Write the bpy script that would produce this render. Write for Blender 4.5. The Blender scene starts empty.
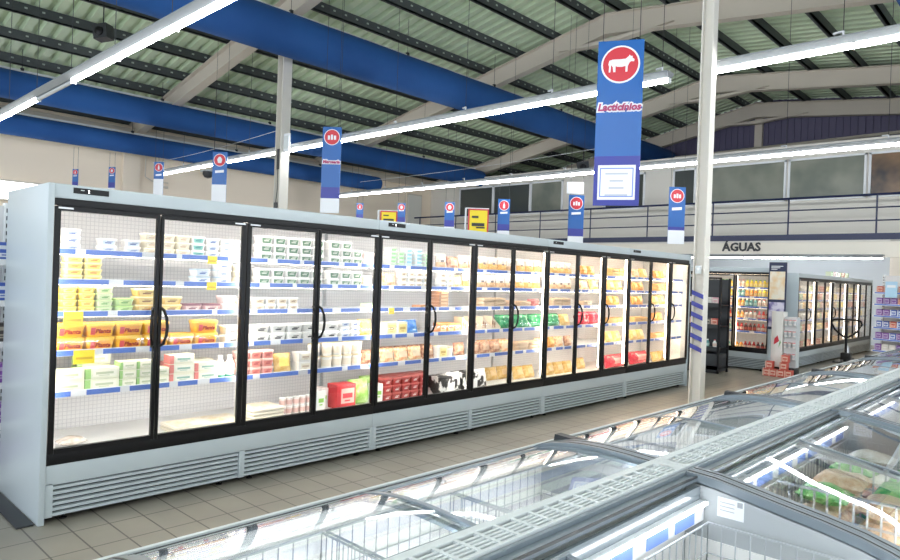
import bpy, bmesh, math, random
from math import sin, cos, pi, radians
from mathutils import Vector, Matrix
random.seed(7)
C = bpy.context.scene.collection
# ------------------------------------------------------------------ camera
YAW, PITCH, ROLL, FPX, CZ = 0.7578, -0.0041, 0.0356, 668.25, 1.5434
_fw = Vector((cos(YAW)*cos(PITCH), sin(YAW)*cos(PITCH), sin(PITCH)))
_r0 = Vector((sin(YAW), -cos(YAW), 0)); _u0 = _r0.cross(_fw)
_r = _r0*cos(ROLL) + _u0*sin(ROLL); _u = -_r0*sin(ROLL) + _u0*cos(ROLL)
def ray(x, y): return _fw + _r*((x-450)/FPX) - _u*((y-280)/FPX)
def at_y(x, y, Y):
    d = ray(x, y); return Vector((0, 0, CZ)) + d*(Y/d.y)
def at_x(x, y, X):
    d = ray(x, y); return Vector((0, 0, CZ)) + d*(X/d.x)
cam_d = bpy.data.cameras.new('camera'); cam = bpy.data.objects.new('camera', cam_d); C.objects.link(cam)
cam_d.sensor_width = 36; cam_d.lens = FPX/900*36; cam_d.clip_start = 0.02
cam.matrix_world = Matrix(((_r.x, _u.x, -_fw.x, 0), (_r.y, _u.y, -_fw.y, 0), (_r.z, _u.z, -_fw.z, CZ), (0, 0, 0, 1)))
bpy.context.scene.camera = cam
# ------------------------------------------------------------------ materials
MATS = {}
def mat(name, col, rough=.5, metal=0, emit=0, spec=.5, ecol=None):
    if name in MATS: return MATS[name]
    m = bpy.data.materials.new(name); m.use_nodes = True
    b = m.node_tree.nodes['Principled BSDF']
    b.inputs['Base Color'].default_value = (*col, 1); b.inputs['Roughness'].default_value = rough
    b.inputs['Metallic'].default_value = metal; b.inputs['Specular IOR Level'].default_value = spec
    if emit:
        b.inputs['Emission Color'].default_value = (*(ecol or col), 1); b.inputs['Emission Strength'].default_value = emit
    MATS[name] = m; return m
def nodes(m): return m.node_tree.nodes, m.node_tree.links, m.node_tree.nodes['Principled BSDF']
def mottled(name, c1, c2, scale=12, rough=.4, c3=None, lo=.4, hi=.6, bump=0):
    if name in MATS: return MATS[name]
    m = mat(name, c1, rough); n, l, b = nodes(m)
    tc = n.new('ShaderNodeTexCoord'); no = n.new('ShaderNodeTexNoise'); no.inputs['Scale'].default_value = scale; no.inputs['Detail'].default_value = 3
    l.new(tc.outputs['Object'], no.inputs['Vector'])
    r = n.new('ShaderNodeValToRGB'); r.color_ramp.elements[0].position = lo; r.color_ramp.elements[1].position = hi
    r.color_ramp.elements[0].color = (*c1, 1); r.color_ramp.elements[1].color = (*c2, 1)
    if c3:
        e = r.color_ramp.elements.new(min(.98, hi+.12)); e.color = (*c3, 1)
    l.new(no.outputs['Fac'], r.inputs['Fac']); l.new(r.outputs['Color'], b.inputs['Base Color'])
    if bump:
        bp = n.new('ShaderNodeBump'); bp.inputs['Strength'].default_value = bump; bp.inputs['Distance'].default_value = .01
        l.new(no.outputs['Fac'], bp.inputs['Height']); l.new(bp.outputs['Normal'], b.inputs['Normal'])
    return m
def glass(name, tint, boost=1.0, rough=0.0):
    if name in MATS: return MATS[name]
    m = bpy.data.materials.new(name); m.use_nodes = True; n, l = m.node_tree.nodes, m.node_tree.links
    for x in list(n): n.remove(x)
    o = n.new('ShaderNodeOutputMaterial'); mx = n.new('ShaderNodeMixShader'); t = n.new('ShaderNodeBsdfTransparent'); g = n.new('ShaderNodeBsdfGlossy')
    t.inputs['Color'].default_value = (*tint, 1); g.inputs['Roughness'].default_value = rough
    f = n.new('ShaderNodeFresnel'); ge = n.new('ShaderNodeNewGeometry'); mp = n.new('ShaderNodeMapRange'); mp.inputs['To Min'].default_value = 1.45; mp.inputs['To Max'].default_value = 1/1.45
    l.new(ge.outputs['Backfacing'], mp.inputs['Value']); l.new(mp.outputs[0], f.inputs['IOR'])
    ma = n.new('ShaderNodeMath'); ma.operation = 'MULTIPLY'; ma.inputs[1].default_value = boost; ma.use_clamp = True
    l.new(f.outputs[0], ma.inputs[0]); l.new(ma.outputs[0], mx.inputs[0]); l.new(t.outputs[0], mx.inputs[1]); l.new(g.outputs[0], mx.inputs[2]); l.new(mx.outputs[0], o.inputs[0])
    MATS[name] = m; return m
def grid_mat(name, base, line, sx, sy, w, rough=.5, axes='XZ', noise=0, offx=0, offy=0):
    """tiles / perforation: lines every sx, sy metres"""
    m = mat(name, base, rough); n, l, b = nodes(m)
    tc = n.new('ShaderNodeTexCoord'); sp = n.new('ShaderNodeSeparateXYZ'); l.new(tc.outputs['Object'], sp.inputs[0])
    def ln(ax, s, off):
        a = n.new('ShaderNodeMath'); a.operation = 'ADD'; a.inputs[1].default_value = 100*s-off; l.new(sp.outputs[ax], a.inputs[0])
        d = n.new('ShaderNodeMath'); d.operation = 'MODULO'; d.inputs[1].default_value = s; l.new(a.outputs[0], d.inputs[0])
        c = n.new('ShaderNodeMath'); c.operation = 'LESS_THAN'; c.inputs[1].default_value = w; l.new(d.outputs[0], c.inputs[0]); return c
    a = ln(axes[0], sx, offx); c = ln(axes[1], sy, offy)
    mx = n.new('ShaderNodeMath'); mx.operation = 'MAXIMUM'; l.new(a.outputs[0], mx.inputs[0]); l.new(c.outputs[0], mx.inputs[1])
    mix = n.new('ShaderNodeMixRGB'); mix.inputs[1].default_value = (*base, 1); mix.inputs[2].default_value = (*line, 1); l.new(mx.outputs[0], mix.inputs[0])
    if noise:
        no = n.new('ShaderNodeTexNoise'); no.inputs['Scale'].default_value = 1.7; no.inputs['Detail'].default_value = 6; l.new(tc.outputs['Object'], no.inputs['Vector'])
        r = n.new('ShaderNodeValToRGB'); r.color_ramp.elements[0].color = (*[x*(1-noise) for x in base], 1); r.color_ramp.elements[1].color = (*[min(1, x*(1+noise)) for x in base], 1)
        r.color_ramp.elements[0].position = .3; r.color_ramp.elements[1].position = .7
        l.new(no.outputs['Fac'], r.inputs[0]); l.new(r.outputs[0], mix.inputs[1])
    l.new(mix.outputs[0], b.inputs['Base Color']); return m

M_WHITE = mat('white_enamel', (.82, .84, .85), .35)
M_INNER = mat('white_liner', (.86, .86, .85), .45)
M_CAB = mat('pale_grey_steel', (.50, .56, .59), .32)
M_BLACK = mat('black_frame', (.006, .006, .007), .35, spec=.3)
M_DARK = mat('dark_plastic', (.03, .033, .037), .45)
M_GREY = mat('grey_frame_plastic', (.19, .228, .262), .3)
M_LGREY = mat('light_grey_plastic', (.66, .70, .71), .4)
M_PANEL = mat('grey_inner_panel', (.42, .45, .47), .4)
M_STEEL = mat('brushed_steel', (.6, .61, .62), .3, .9)
M_WIRE = mat('grey_coated_wire', (.42, .45, .48), .35)
M_CREAM = mat('cream_paint', (.66, .60, .52), .55)
M_PEACH = mat('peach_wall_paint', (.92, .80, .65), .6)
M_BLUE = mat('rail_blue', (.10, .20, .62), .35)
M_TAG = mat('price_paper', (.85, .86, .88), .5)
M_YTAG = mat('promo_yellow', (.95, .74, .03), .5)
M_RED = mat('signal_red', (.62, .03, .05), .4)
M_NAVY = mat('navy_paint', (.014, .022, .075), .45)
M_SIGNB = mat('sign_blue', (.006, .11, .40), .35)
M_SIGNW = mat('sign_white', (.82, .84, .88), .4)
M_LAMP = mat('lamp_tube', (1, 1, 1), .4, 0, 16, ecol=(.96, .98, 1))
M_OFFT = mat('unlit_tube', (.55, .58, .6), .2)
M_INK = mat('dark_ink', (.03, .03, .035), .5)
M_GLASS = glass('door_glass', (.985, .99, .99), 1.0)
M_LID = glass('lid_glass', (.975, .985, .985), 1.35)
# ------------------------------------------------------------------ mesh building
class MB:
    def __init__(s): s.v = []; s.f = []; s.mi = []; s.ms = []
    def _m(s, m):
        if m not in s.ms: s.ms.append(m)
        return s.ms.index(m)
    def add(s, vs, fs, m):
        o = len(s.v); k = s._m(m); s.v += [tuple(v) for v in vs]
        for f in fs: s.f.append(tuple(i+o for i in f)); s.mi.append(k)
        return s
    def box(s, x0, x1, y0, y1, z0, z1, m, b=0):
        if b <= 0:
            vs = [(x, y, z) for x in (x0, x1) for y in (y0, y1) for z in (z0, z1)]
            return s.add(vs, [(0, 1, 3, 2), (4, 6, 7, 5), (0, 4, 5, 1), (2, 3, 7, 6), (0, 2, 6, 4), (1, 5, 7, 3)], m)
        b = min(b, (x1-x0)*.45, (y1-y0)*.45, (z1-z0)*.45)
        bm = bmesh.new(); bmesh.ops.create_cube(bm, size=1)
        for v in bm.verts: v.co = ((x0+x1)/2+v.co.x*(x1-x0), (y0+y1)/2+v.co.y*(y1-y0), (z0+z1)/2+v.co.z*(z1-z0))
        bmesh.ops.bevel(bm, geom=bm.edges[:], offset=b, segments=2, profile=.6, affect='EDGES')
        s.bm(bm, m); return s
    def bm(s, bm, m):
        bm.verts.index_update(); s.add([v.co[:] for v in bm.verts], [[v.index for v in f.verts] for f in bm.faces], m); bm.free()
    def prism(s, prof, axis, a, b, m):
        """2D profile extruded along axis: X->(y,z) Y->(x,z) Z->(x,y)"""
        n = len(prof)
        def p(q, t): return {'X': (t, q[0], q[1]), 'Y': (q[0], t, q[1]), 'Z': (q[0], q[1], t)}[axis]
        vs = [p(q, a) for q in prof]+[p(q, b) for q in prof]
        fs = [tuple(range(n))[::-1], tuple(range(n, 2*n))]+[(i, (i+1) % n, n+(i+1) % n, n+i) for i in range(n)]
        return s.add(vs, fs, m)
    def tube(s, pts, r, m, n=6, caps=True):
        pts = [Vector(p) for p in pts]; rings = []
        for i, p in enumerate(pts):
            d = (pts[min(i+1, len(pts)-1)]-pts[max(i-1, 0)]).normalized()
            up = Vector((0, 0, 1)) if abs(d.z) < .95 else Vector((1, 0, 0))
            a = d.cross(up).normalized(); c = a.cross(d)
            rings.append([p+a*(r*cos(2*pi*k/n))+c*(r*sin(2*pi*k/n)) for k in range(n)])
        return s.loft(rings, m, caps)
    def loft(s, rings, m, caps=True, closed=True):
        n = len(rings[0]); vs = [v for r in rings for v in r]; fs = []
        for i in range(len(rings)-1):
            for k in range(n if closed else n-1):
                fs.append((i*n+k, i*n+(k+1) % n, (i+1)*n+(k+1) % n, (i+1)*n+k))
        if caps: fs += [tuple(range(n))[::-1], tuple((len(rings)-1)*n+k for k in range(n))]
        return s.add(vs, fs, m)
    def lathe(s, prof, m, n=14, cx=0, cy=0):
        return s.loft([[(cx+r*cos(2*pi*k/n), cy+r*sin(2*pi*k/n), z) for k in range(n)] for r, z in prof], m)
    def build(s, name, parent=None, smooth=.6, loc=(0, 0, 0), rz=0):
        me = bpy.data.meshes.new(name); me.from_pydata(s.v, [], s.f)
        for m in s.ms: me.materials.append(m)
        me.polygons.foreach_set('material_index', s.mi)
        if smooth:
            me.polygons.foreach_set('use_smooth', [True]*len(s.f)); me.set_sharp_from_angle(angle=smooth)
        me.update(); bm = bmesh.new(); bm.from_mesh(me); bmesh.ops.recalc_face_normals(bm, faces=bm.faces[:]); bm.to_mesh(me); bm.free()
        o = bpy.data.objects.new(name, me); C.objects.link(o); o.parent = parent; o.location = loc; o.rotation_euler = (0, 0, rz); return o
def tag(o, label, cat, group=None):
    o['label'] = label; o['category'] = cat
    if group: o['group'] = group
    return o
def thing(name, label, cat, loc=(0, 0, 0), rz=0, group=None):
    o = bpy.data.objects.new(name, None); C.objects.link(o); o.location = loc; o.rotation_euler = (0, 0, rz); o.empty_display_size = .1
    return tag(o, label, cat, group)
def struct(o): o['kind'] = 'structure'; return o
def copy_tree(o, parent=None):
    c = o.copy(); C.objects.link(c); c.parent = parent
    for ch in list(o.children): copy_tree(ch, c)
    return c
def rrect(w, d, r, z, n=3, cx=0, cy=0):
    out = []
    for (sx, sy, a0) in ((1, 1, 0), (-1, 1, 90), (-1, -1, 180), (1, -1, 270)):
        for k in range(n+1):
            a = radians(a0+90*k/n); out.append((cx+sx*(w/2-r)+r*cos(a), cy+sy*(d/2-r)+r*sin(a), z))
    return out
def text_into(mb, txt, size, origin, ux, uz, m, depth=.002, align='CENTER', italic=0, weight=0):
    """lettering: ux = reading direction, uz = up direction"""
    cu = bpy.data.curves.new('lettering', 'FONT'); cu.body = txt; cu.size = size; cu.align_x = align; cu.extrude = depth/2; cu.shear = italic; cu.offset = weight; cu.resolution_u = 2
    o = bpy.data.objects.new('lettering', cu); C.objects.link(o)
    me = bpy.data.meshes.new_from_object(o.evaluated_get(bpy.context.evaluated_depsgraph_get()))
    ux = Vector(ux); uz = Vector(uz); un = ux.cross(uz); og = Vector(origin)
    mb.add([og+ux*v.co.x+uz*v.co.y+un*v.co.z for v in me.vertices], [tuple(p.vertices) for p in me.polygons], m)
    bpy.data.objects.remove(o); bpy.data.curves.remove(cu); bpy.data.meshes.remove(me)
ORD = ['zeroth', 'first', 'second', 'third', 'fourth', 'fifth', 'sixth', 'seventh', 'eighth', 'ninth', 'tenth', 'eleventh', 'twelfth', 'thirteenth', 'fourteenth', 'fifteenth', 'sixteenth', 'seventeenth', 'eighteenth', 'nineteenth', 'twentieth']
ORD += ['twenty-'+x for x in ORD[1:10]]+['thirtieth']+['thirty-'+x for x in ORD[1:10]]

# ================================================================== SETTING
M_FLOOR = grid_mat('floor_tiles', (.255, .235, .195), (.065, .055, .045), .2, .3, .009, .34, 'XY', .12, .13, .28)
mb = MB(); mb.box(-4, 24, -8, 19.3, -.1, 0, M_FLOOR); struct(mb.build('floor', smooth=0))
mb = MB(); mb.box(-4, 24, 19.2, 19.4, 0, 5.6, M_PEACH)
mb.box(7.05, 7.5, 19.08, 19.22, 0, 5.3, M_PEACH)
mb.box(-4, 19, 19.0, 19.25, 5.08, 5.3, M_CREAM)                   # eaves beam along the wall head
struct(mb.build('wall_back', smooth=0))
# lit window high in the back wall
mb = MB(); mb.box(3.0, 5.15, 19.15, 19.19, 3.08, 3.5, mat('daylit_pane', (.9, .93, .95), .3, 0, 2.2)); 
w1 = struct(mb.build('window_1', smooth=0))
mb = MB()
for x in (3.0, 4.1, 5.12): mb.box(x, x+.04, 19.1, 19.19, 3.05, 3.53, M_CREAM)
for z in (3.03, 3.5): mb.box(2.98, 5.18, 19.1, 19.19, z, z+.04, M_CREAM)
mb.build('window_frame', w1, 0)
# door panel on back wall
mb = MB(); mb.box(17.72, 18.42, 19.14, 19.19, 3.1, 4.7, mat('pale_door', (.76, .75, .70), .5)); mb.box(17.68, 18.46, 19.16, 19.2, 3.1, 4.76, M_CREAM); struct(mb.build('door_1', smooth=0))
# pipes on the back wall
mb = MB()
for dx in (0, .28, .36): mb.tube([(7.65+dx, 19.1, 4.9), (7.65+dx, 19.1, 4.05-dx*.4), (7.85+dx, 19.1, 3.95-dx*.4), (8.3, 19.1, 3.95-dx*.4)], .018, M_CREAM)
tag(mb.build('wall_conduit'), 'thin beige conduit pipes bending down the beige back wall', 'pipe')

RIDGE_Y, RIDGE_Z = 8.0, 7.85
def roof_z(y): return RIDGE_Z-(.2*(y-RIDGE_Y) if y > RIDGE_Y else .12*(RIDGE_Y-y))
M_SHEET = mottled('green_roof_sheet', (.62, .75, .54), (.70, .82, .61), .6, .45)
M_PURL = mat('dark_purlin', (.07, .08, .085), .5)
mb = MB(); per = .30; x = -4.0; top = []
while x < 24:
    top += [(x, 0), (x+.15, 0), (x+.18, .085), (x+.27, .085)]; x += per
for ya, yb in ((19.5, 8.0), (8.0, -8.0)):
    vs = [(px, ya, roof_z(ya)+h) for px, h in top]+[(px, yb, roof_z(yb)+h) for px, h in top]
    n = len(top); mb.add(vs, [(i, i+1, n+i+1, n+i) for i in range(n-1)], M_SHEET)
ceil = struct(mb.build('ceiling', smooth=0))
def slab_on_slope(mb, x0, x1, y, w, h, m):
    z = roof_z(y); mb.box(x0, x1, y-w/2, y+w/2, z-h, z-.004, m); mb.box(x0, x1, y-w/2, y+w/2+.05, z-h, z-h+.012, m)
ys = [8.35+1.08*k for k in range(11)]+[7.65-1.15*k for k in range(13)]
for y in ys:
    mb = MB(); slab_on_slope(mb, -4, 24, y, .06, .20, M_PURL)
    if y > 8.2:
        for k in range(90): mb.box(-3.93+.3*k, -3.88+.3*k, y-.045, y-.026, roof_z(y)-.105, roof_z(y)-.075, mat('purlin_light_fleck', (.45, .5, .47), .4))  # pale boxes stand for flecks of light along the dark purlins
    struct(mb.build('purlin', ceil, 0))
def rafter(x):
    mb = MB(); d = .19
    for ya, yb in ((19.2, 8.0), (8.0, -8.0)):
        za, zb = roof_z(ya)-d, roof_z(yb)-d
        ha = .34; hb = .46 if yb == 8.0 else .36; ha = .46 if ya == 8.0 else .36
        mb.prism([(ya, za), (yb, zb), (yb, zb-hb), (ya, za-ha)], 'X', x-.012, x+.012, M_CREAM)
        mb.prism([(ya, za), (yb, zb), (yb, zb-.02), (ya, za-.02)], 'X', x-.11, x+.11, M_CREAM)
        mb.prism([(ya, za-ha), (yb, zb-hb), (yb, zb-hb-.02), (ya, za-ha-.02)], 'X', x-.11, x+.11, M_CREAM)
    yk = 8.0; mb.prism([(yk+1.3, roof_z(yk+1.3)-d-.36), (yk, roof_z(yk)-d-.7), (yk-1.6, roof_z(yk-1.6)-d-.36)], 'X', x-.1, x+.1, M_CREAM)
    struct(mb.build('rafter', ceil, 0))
for x in (1.2, 7.3, 13.4, 19.3, 22.9): rafter(x)
# gable cladding, far end
M_CLAD = mat('dusk_blue_cladding', (.12, .11, .19), .6)
mb = MB()
y = -8.0
while y < 19.2:
    mb.prism([(23.3, 0), (23.3, 1)], 'Z', 0, 0, M_CLAD) if False else None
    zt = min(roof_z(y), roof_z(y+.2)); mb.box(23.3, 23.34, y, y+.12, 4, zt, M_CLAD); mb.box(23.26, 23.34, y+.12, y+.2, 4, zt, M_CLAD); y += .2
mb.box(23.15, 23.3, 8.0-.12, 8.0+.12, 4, 7.3, M_CREAM); mb.box(23.15, 23.3, 0.2, .42, 4, 6.6, M_CREAM)
mb.tube([(22.6, -4, 6.25), (22.6, 19, 5.95)], .05, M_CREAM)
struct(mb.build('wall_gable', smooth=0))
# mezzanine office wall and windows
M_WALLG = mat('grey_white_wall', (.74, .71, .66), .6)
M_OFFG = mat('dark_office_glass', (.085, .095, .09), .12)
mb = MB(); mb.box(19.0, 19.2, -8, 19.2, 2.9, 5.25, M_WALLG); mb.box(18.9, 23.2, -8, 19.2, 5.25, 5.33, M_WALLG); wo = struct(mb.build('wall_office', smooth=0))
wins = [(17.55, 15.95), (15.85, 14.25), (14.15, 12.9), (11.2, 9.9), (8.9, 8.3), (7.8, 5.85), (5.7, 4.0), (3.85, 2.0), (1.8, 0.1)]
M_OFF2 = mottled('smoky_office_glass', (.20, .22, .19), (.30, .31, .26), .9, .15)
M_OFF3 = mottled('warm_dark_glass', (.05, .045, .05), (.25, .16, .1), 1.1, .15)
for i, (ya, yb) in enumerate(wins):
    mb = MB(); mb.box(18.985, 19.0, yb, ya, 3.92, 4.93, M_OFF2 if i in (5, 6, 2) else M_OFF3 if i in (7,) else M_OFFG); w = struct(mb.build('window_%d' % (i+2), smooth=0))
    mb = MB()
    for y in (yb-.05, ya): mb.box(18.95, 19.0, y, y+.05, 3.88, 4.98, M_SIGNW)
    for z in (3.87, 4.93): mb.box(18.95, 19.0, yb-.05, ya+.05, z, z+.05, M_SIGNW)
    mb.build('window_frame', w, 0)
# mezzanine floor edge
mb = MB(); mb.box(17.9, 23.2, 3.2, 19.2, 2.72, 2.9, M_WALLG); mb.box(17.88, 17.9, -8, 19.2, 2.76, 2.91, M_NAVY)
mb.box(17.9, 18.05, -8, 19.19, 2.36, 2.715, mat('fascia_cream', (.82, .77, .68), .5)); mb.box(18.06, 23.2, -8, 3.2, 0, 2.71, M_CREAM); mb.box(17.91, 18.055, -8, 3.2, 0, 2.355, M_CREAM)
fas = struct(mb.build('wall_fascia', smooth=0))
mb = MB(); mb.box(22.6, 22.8, 3.2, 19.2, 0, 2.75, mat('cool_white_wall', (.68, .74, .80), .6)); struct(mb.build('wall_recess', smooth=0))
p = at_x(741, 251, 17.88); mb = MB(); text_into(mb, 'ÁGUAS', .30, (17.885, p.y, 2.505), (0, -1, 0), (0, 0, 1), M_INK, .02, weight=.010)
tag(mb.build('wall_sign', smooth=0), 'dark capital letters spelling ÁGUAS on the cream fascia', 'sign')
# railing
rl = thing('balcony_railing', 'dark blue metal railing along the mezzanine edge', 'railing', (17.95, 6, 2.92))
rl.location = (17.95, 6, 2.91)
for z in (.3, .6): 
    mb = MB(); mb.tube([(0, -14, z), (0, 13, z)], .018, M_NAVY); mb.build('rail', rl)
mb = MB(); mb.tube([(0, -14, .9), (0, 13, .9)], .03, M_NAVY); mb.build('handrail', rl)
for k in range(15):
    mb = MB(); mb.tube([(0, -13.9+1.9*k, 0), (0, -13.9+1.9*k, .9)], .02, M_NAVY); mb.build('post', rl)

# ================================================================== OVERHEAD THINGS
DUCTS = []
def hang_z(x, y):
    for dy, dz, dr, xa, xb in DUCTS:
        if abs(y-dy) < dr+.12 and xa-.2 < x < xb+.2: return dz-dr*1.04-.02
    return roof_z(y)-.05
def duct(y, z, r, x0, x1, label):
    DUCTS.append((y, z, r, x0, x1))
    prof = []; n = 26; rings = []
    cap = [(0, .15), (.06, .55), (.18, .83), (.34, .96), (.5, 1)]
    xs = [(x0+r*a, f) for a, f in cap]+[(x0+(x1-x0)*k/24, 1) for k in range(1, 24)]+[(x1-r*a, f) for a, f in cap[::-1]]
    for i, (x, f) in enumerate(xs):
        ff = f*(1+.006*((i % 2)*2-1))
        rings.append([(x, y+r*ff*cos(2*pi*k/n), z+r*ff*sin(2*pi*k/n)*(1.04 if sin(2*pi*k/n) < 0 else 1)) for k in range(n)])
    d = thing('air_duct', label, 'duct', (0, 0, 0), 0, 'blue fabric air ducts under the roof')
    mb = MB(); mb.loft(rings, mottled('blue_duct_fabric', (.009, .075, .275), (.013, .092, .32), .7, .8)); mb.build('fabric_tube', d, 1.2)
    mb = MB(); mb.box(x0, x1-.4, y-.012, y+.012, z+r+.0, z+r+.05, M_LGREY); mb.build('hanging_rail', d, 0)
    for k in range(int((x1-x0)/3)):
        mb = MB(); mb.tube([(x0+1+3*k, y, z+r+.04), (x0+1+3*k, y, roof_z(y)-.03)], .006, M_DARK, 4); mb.box(x0+.97+3*k, x0+1.03+3*k, y-.03, y+.03, z+r+.03, z+r+.09, M_DARK); mb.build('hanger', d, 0)
duct(11.0, 6.0, .39, -3, 22.9, 'longest, highest blue fabric air duct, nearest the roof ridge')
duct(16.6, 5.30, .30, -3, 19.1, 'middle blue fabric air duct between ridge duct and wall')
duct(18.4, 4.78, .25, -3, 15.6, 'lowest blue fabric air duct close to the back wall')
duct(1.75, 6.0, .39, 3, 22.9, 'blue fabric air duct in the top right corner')
M_TRAY = mat('lamp_tray_grey', (.26, .28, .29), .4)
def strip(x, y0, y1, z, label, off=(), zr=True, ts=1.0):
    s = thing('strip_light', label, 'lamp', (x, y0, z), 0, 'long suspended strip lights'); L = y1-y0
    mb = MB(); mb.prism([(-.035, .0), (.035, .0), (.09, .055), (.09, .075), (-.09, .075), (-.09, .055)], 'Y', 0, L, M_TRAY); mb.build('tray', s, 0)
    n = max(1, round(L/1.55)); seg = L/n
    for k in range(n):
        a, b = k*seg+.004, (k+1)*seg-.004; ym = y0+(a+b)/2
        mb = MB(); mb.tube([(0, a+.012, -.026*ts), (0, b-.012, -.026*ts)], .026*ts, M_OFFT if any(o[0] < ym < o[1] for o in off) else M_LAMP, 10); tb = mb.build('tube', s)
        mb = MB(); mb.box(-.034, .034, a, a+.012, -.06*ts, .01, M_SIGNW); mb.build('lamp_holder', tb, 0)
        if zr:
            mb = MB(); mb.tube([(0, a+.1, .07), (0, a+.1, .14), (.05, a+.2, .15)], .015, M_SIGNW, 5); mb.tube([(0, a+.1, .07), (0, a+.1, hang_z(x, y0+a+.1)-z-.02)], .004, M_DARK, 4); mb.build('hanger', s, 0)
strip(2.96, -4, 17.5, 4.0, 'long strip light crossing the top left corner above the first cabinet', [(9.3, 10.9)])
strip(7.5, 3.62, 17.9, 4.0, 'strip light running from the Lacticínios banner to the back wall')
strip(7.5, -4, 3.13, 4.0, 'bright strip light running right from the tall cream column')
strip(12.9, -4, 18, 4.0, 'farthest suspended strip light, in front of the mezzanine windows')
strip(17.79, 3.3, 9.5, 2.335, 'strip light under the ÁGUAS fascia', zr=False, ts=.6)
strip(20.2, 3.6, 9.0, 2.63, 'added unseen strip light brightening the recess behind the ÁGUAS fascia', zr=False)  # added lamp, out of view, to brighten the recess wall

# columns
def column(x, y, label, a=.085):
    c = thing('steel_column', label, 'column', (x, y, 0), 0, 'cream steel roof columns'); zt = roof_z(y)-.57
    mb = MB(); t = .014
    mb.box(-a, a, -a, -a+t, 0, zt, M_CREAM2); mb.box(-a, a, a-t, a, 0, zt, M_CREAM2); mb.box(-t/2, t/2, -a+t, a-t, 0, zt, M_CREAM2); mb.build('shaft', c, 0)
    mb = MB(); mb.box(-.16, .16, -.16, .16, 0, .015, M_CREAM2); mb.build('base_plate', c, 0)
    mb = MB(); mb.box(-.12, .12, -.12, .12, zt, zt+.02, M_CREAM2); mb.build('cap_plate', c, 0); return c
M_CREAM2 = mat('column_paint', (.70, .67, .61), .5)
c1 = column(7.3, 3.08, 'cream steel column with slanted blue stripes, standing in the aisle', .065)
mb = MB()
e = .0655
for k in range(6):
    z = 1.50-.118*k; mb.add([(-e-.001, e, z), (-e-.001, -e, z-.05), (-e-.001, -e, z-.10), (-e-.001, e, z-.05), (-e+.002, e, z), (-e+.002, -e, z-.05), (-e+.002, -e, z-.10), (-e+.002, e, z-.05)], [(0, 1, 2, 3), (4, 7, 6, 5), (0, 4, 5, 1), (1, 5, 6, 2), (2, 6, 7, 3), (3, 7, 4, 0)], mat('stripe_blue', (.05, .06, .33), .5))
mb.build('warning_stripes', c1, 0)
mb = MB(); mb.box(-.075, -.066, -.035, .035, 1.68, 1.77, M_LGREY, .003); mb.build('junction_plate', c1)
c2 = column(7.3, 11.62, 'cream steel column behind the glass-door cabinets, below the longest duct', .10)
mb = MB(); mb.box(-.115, -.101, -.07, .0, 3.55, 3.95, M_DARK); mb.tube([(-.11, -.03, 3.55), (-.11, -.05, 3.2), (-.11, 0, 2.9)], .008, M_DARK, 5); mb.box(-.115, -.101, -.06, .06, 2.75, 2.9, M_DARK); mb.build('cable_box', c2, 0)
mb = MB(); mb.box(-.04, .0, -.28, -.1, 3.9, 4.25, M_SIGNW); mb.box(-.045, -.04, -.26, -.12, 3.95, 4.2, M_LGREY); mb.build('notice_plate', c2, 0)
# speakers, dome
def speaker(p, s, label):
    t = thing('speaker', label, 'speaker', p, .6, 'black hanging speakers')
    mb = MB(); mb.prism([(-.5*s, -.35*s), (.35*s, -.45*s), (.5*s, .4*s), (-.4*s, .5*s)], 'X', -.35*s, .35*s, M_DARK); mb.build('housing', t, 0)
    mb = MB(); mb.lathe([(.28*s, 0), (.26*s, .02), (.05*s, .04)], M_BLACK); g = mb.build('grille', t, loc=(-.36*s, 0, 0)); g.rotation_euler = (0, -pi/2, 0)
    mb = MB(); mb.tube([(0, 0, .45*s), (0, 0, roof_z(p[1])-p[2]-.18)], .012, M_DARK, 5); mb.build('bracket', t)
p = at_x(103, 33, 4.6); speaker((p.x, p.y, p.z), .32, 'black speaker hanging from the roof beside the top left strip light')
p = at_x(583, 168, 18.6); speaker((p.x, p.y, p.z), .42, 'small black speaker above the mezzanine office windows')
p = at_y(208, 173, 18.9)
t = thing('dome_camera', 'small dark dome camera on the beige back wall', 'camera', (p.x, 18.9, p.z))
mb = MB(); mb.lathe([(.001, -.16), (.1, -.13), (.15, -.05), (.15, .04)], M_DARK); mb.build('dome', t); mb = MB(); mb.box(-.1, .1, -.1, .29, .04, .09, M_LGREY); mb.build('mount', t, 0)

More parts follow.
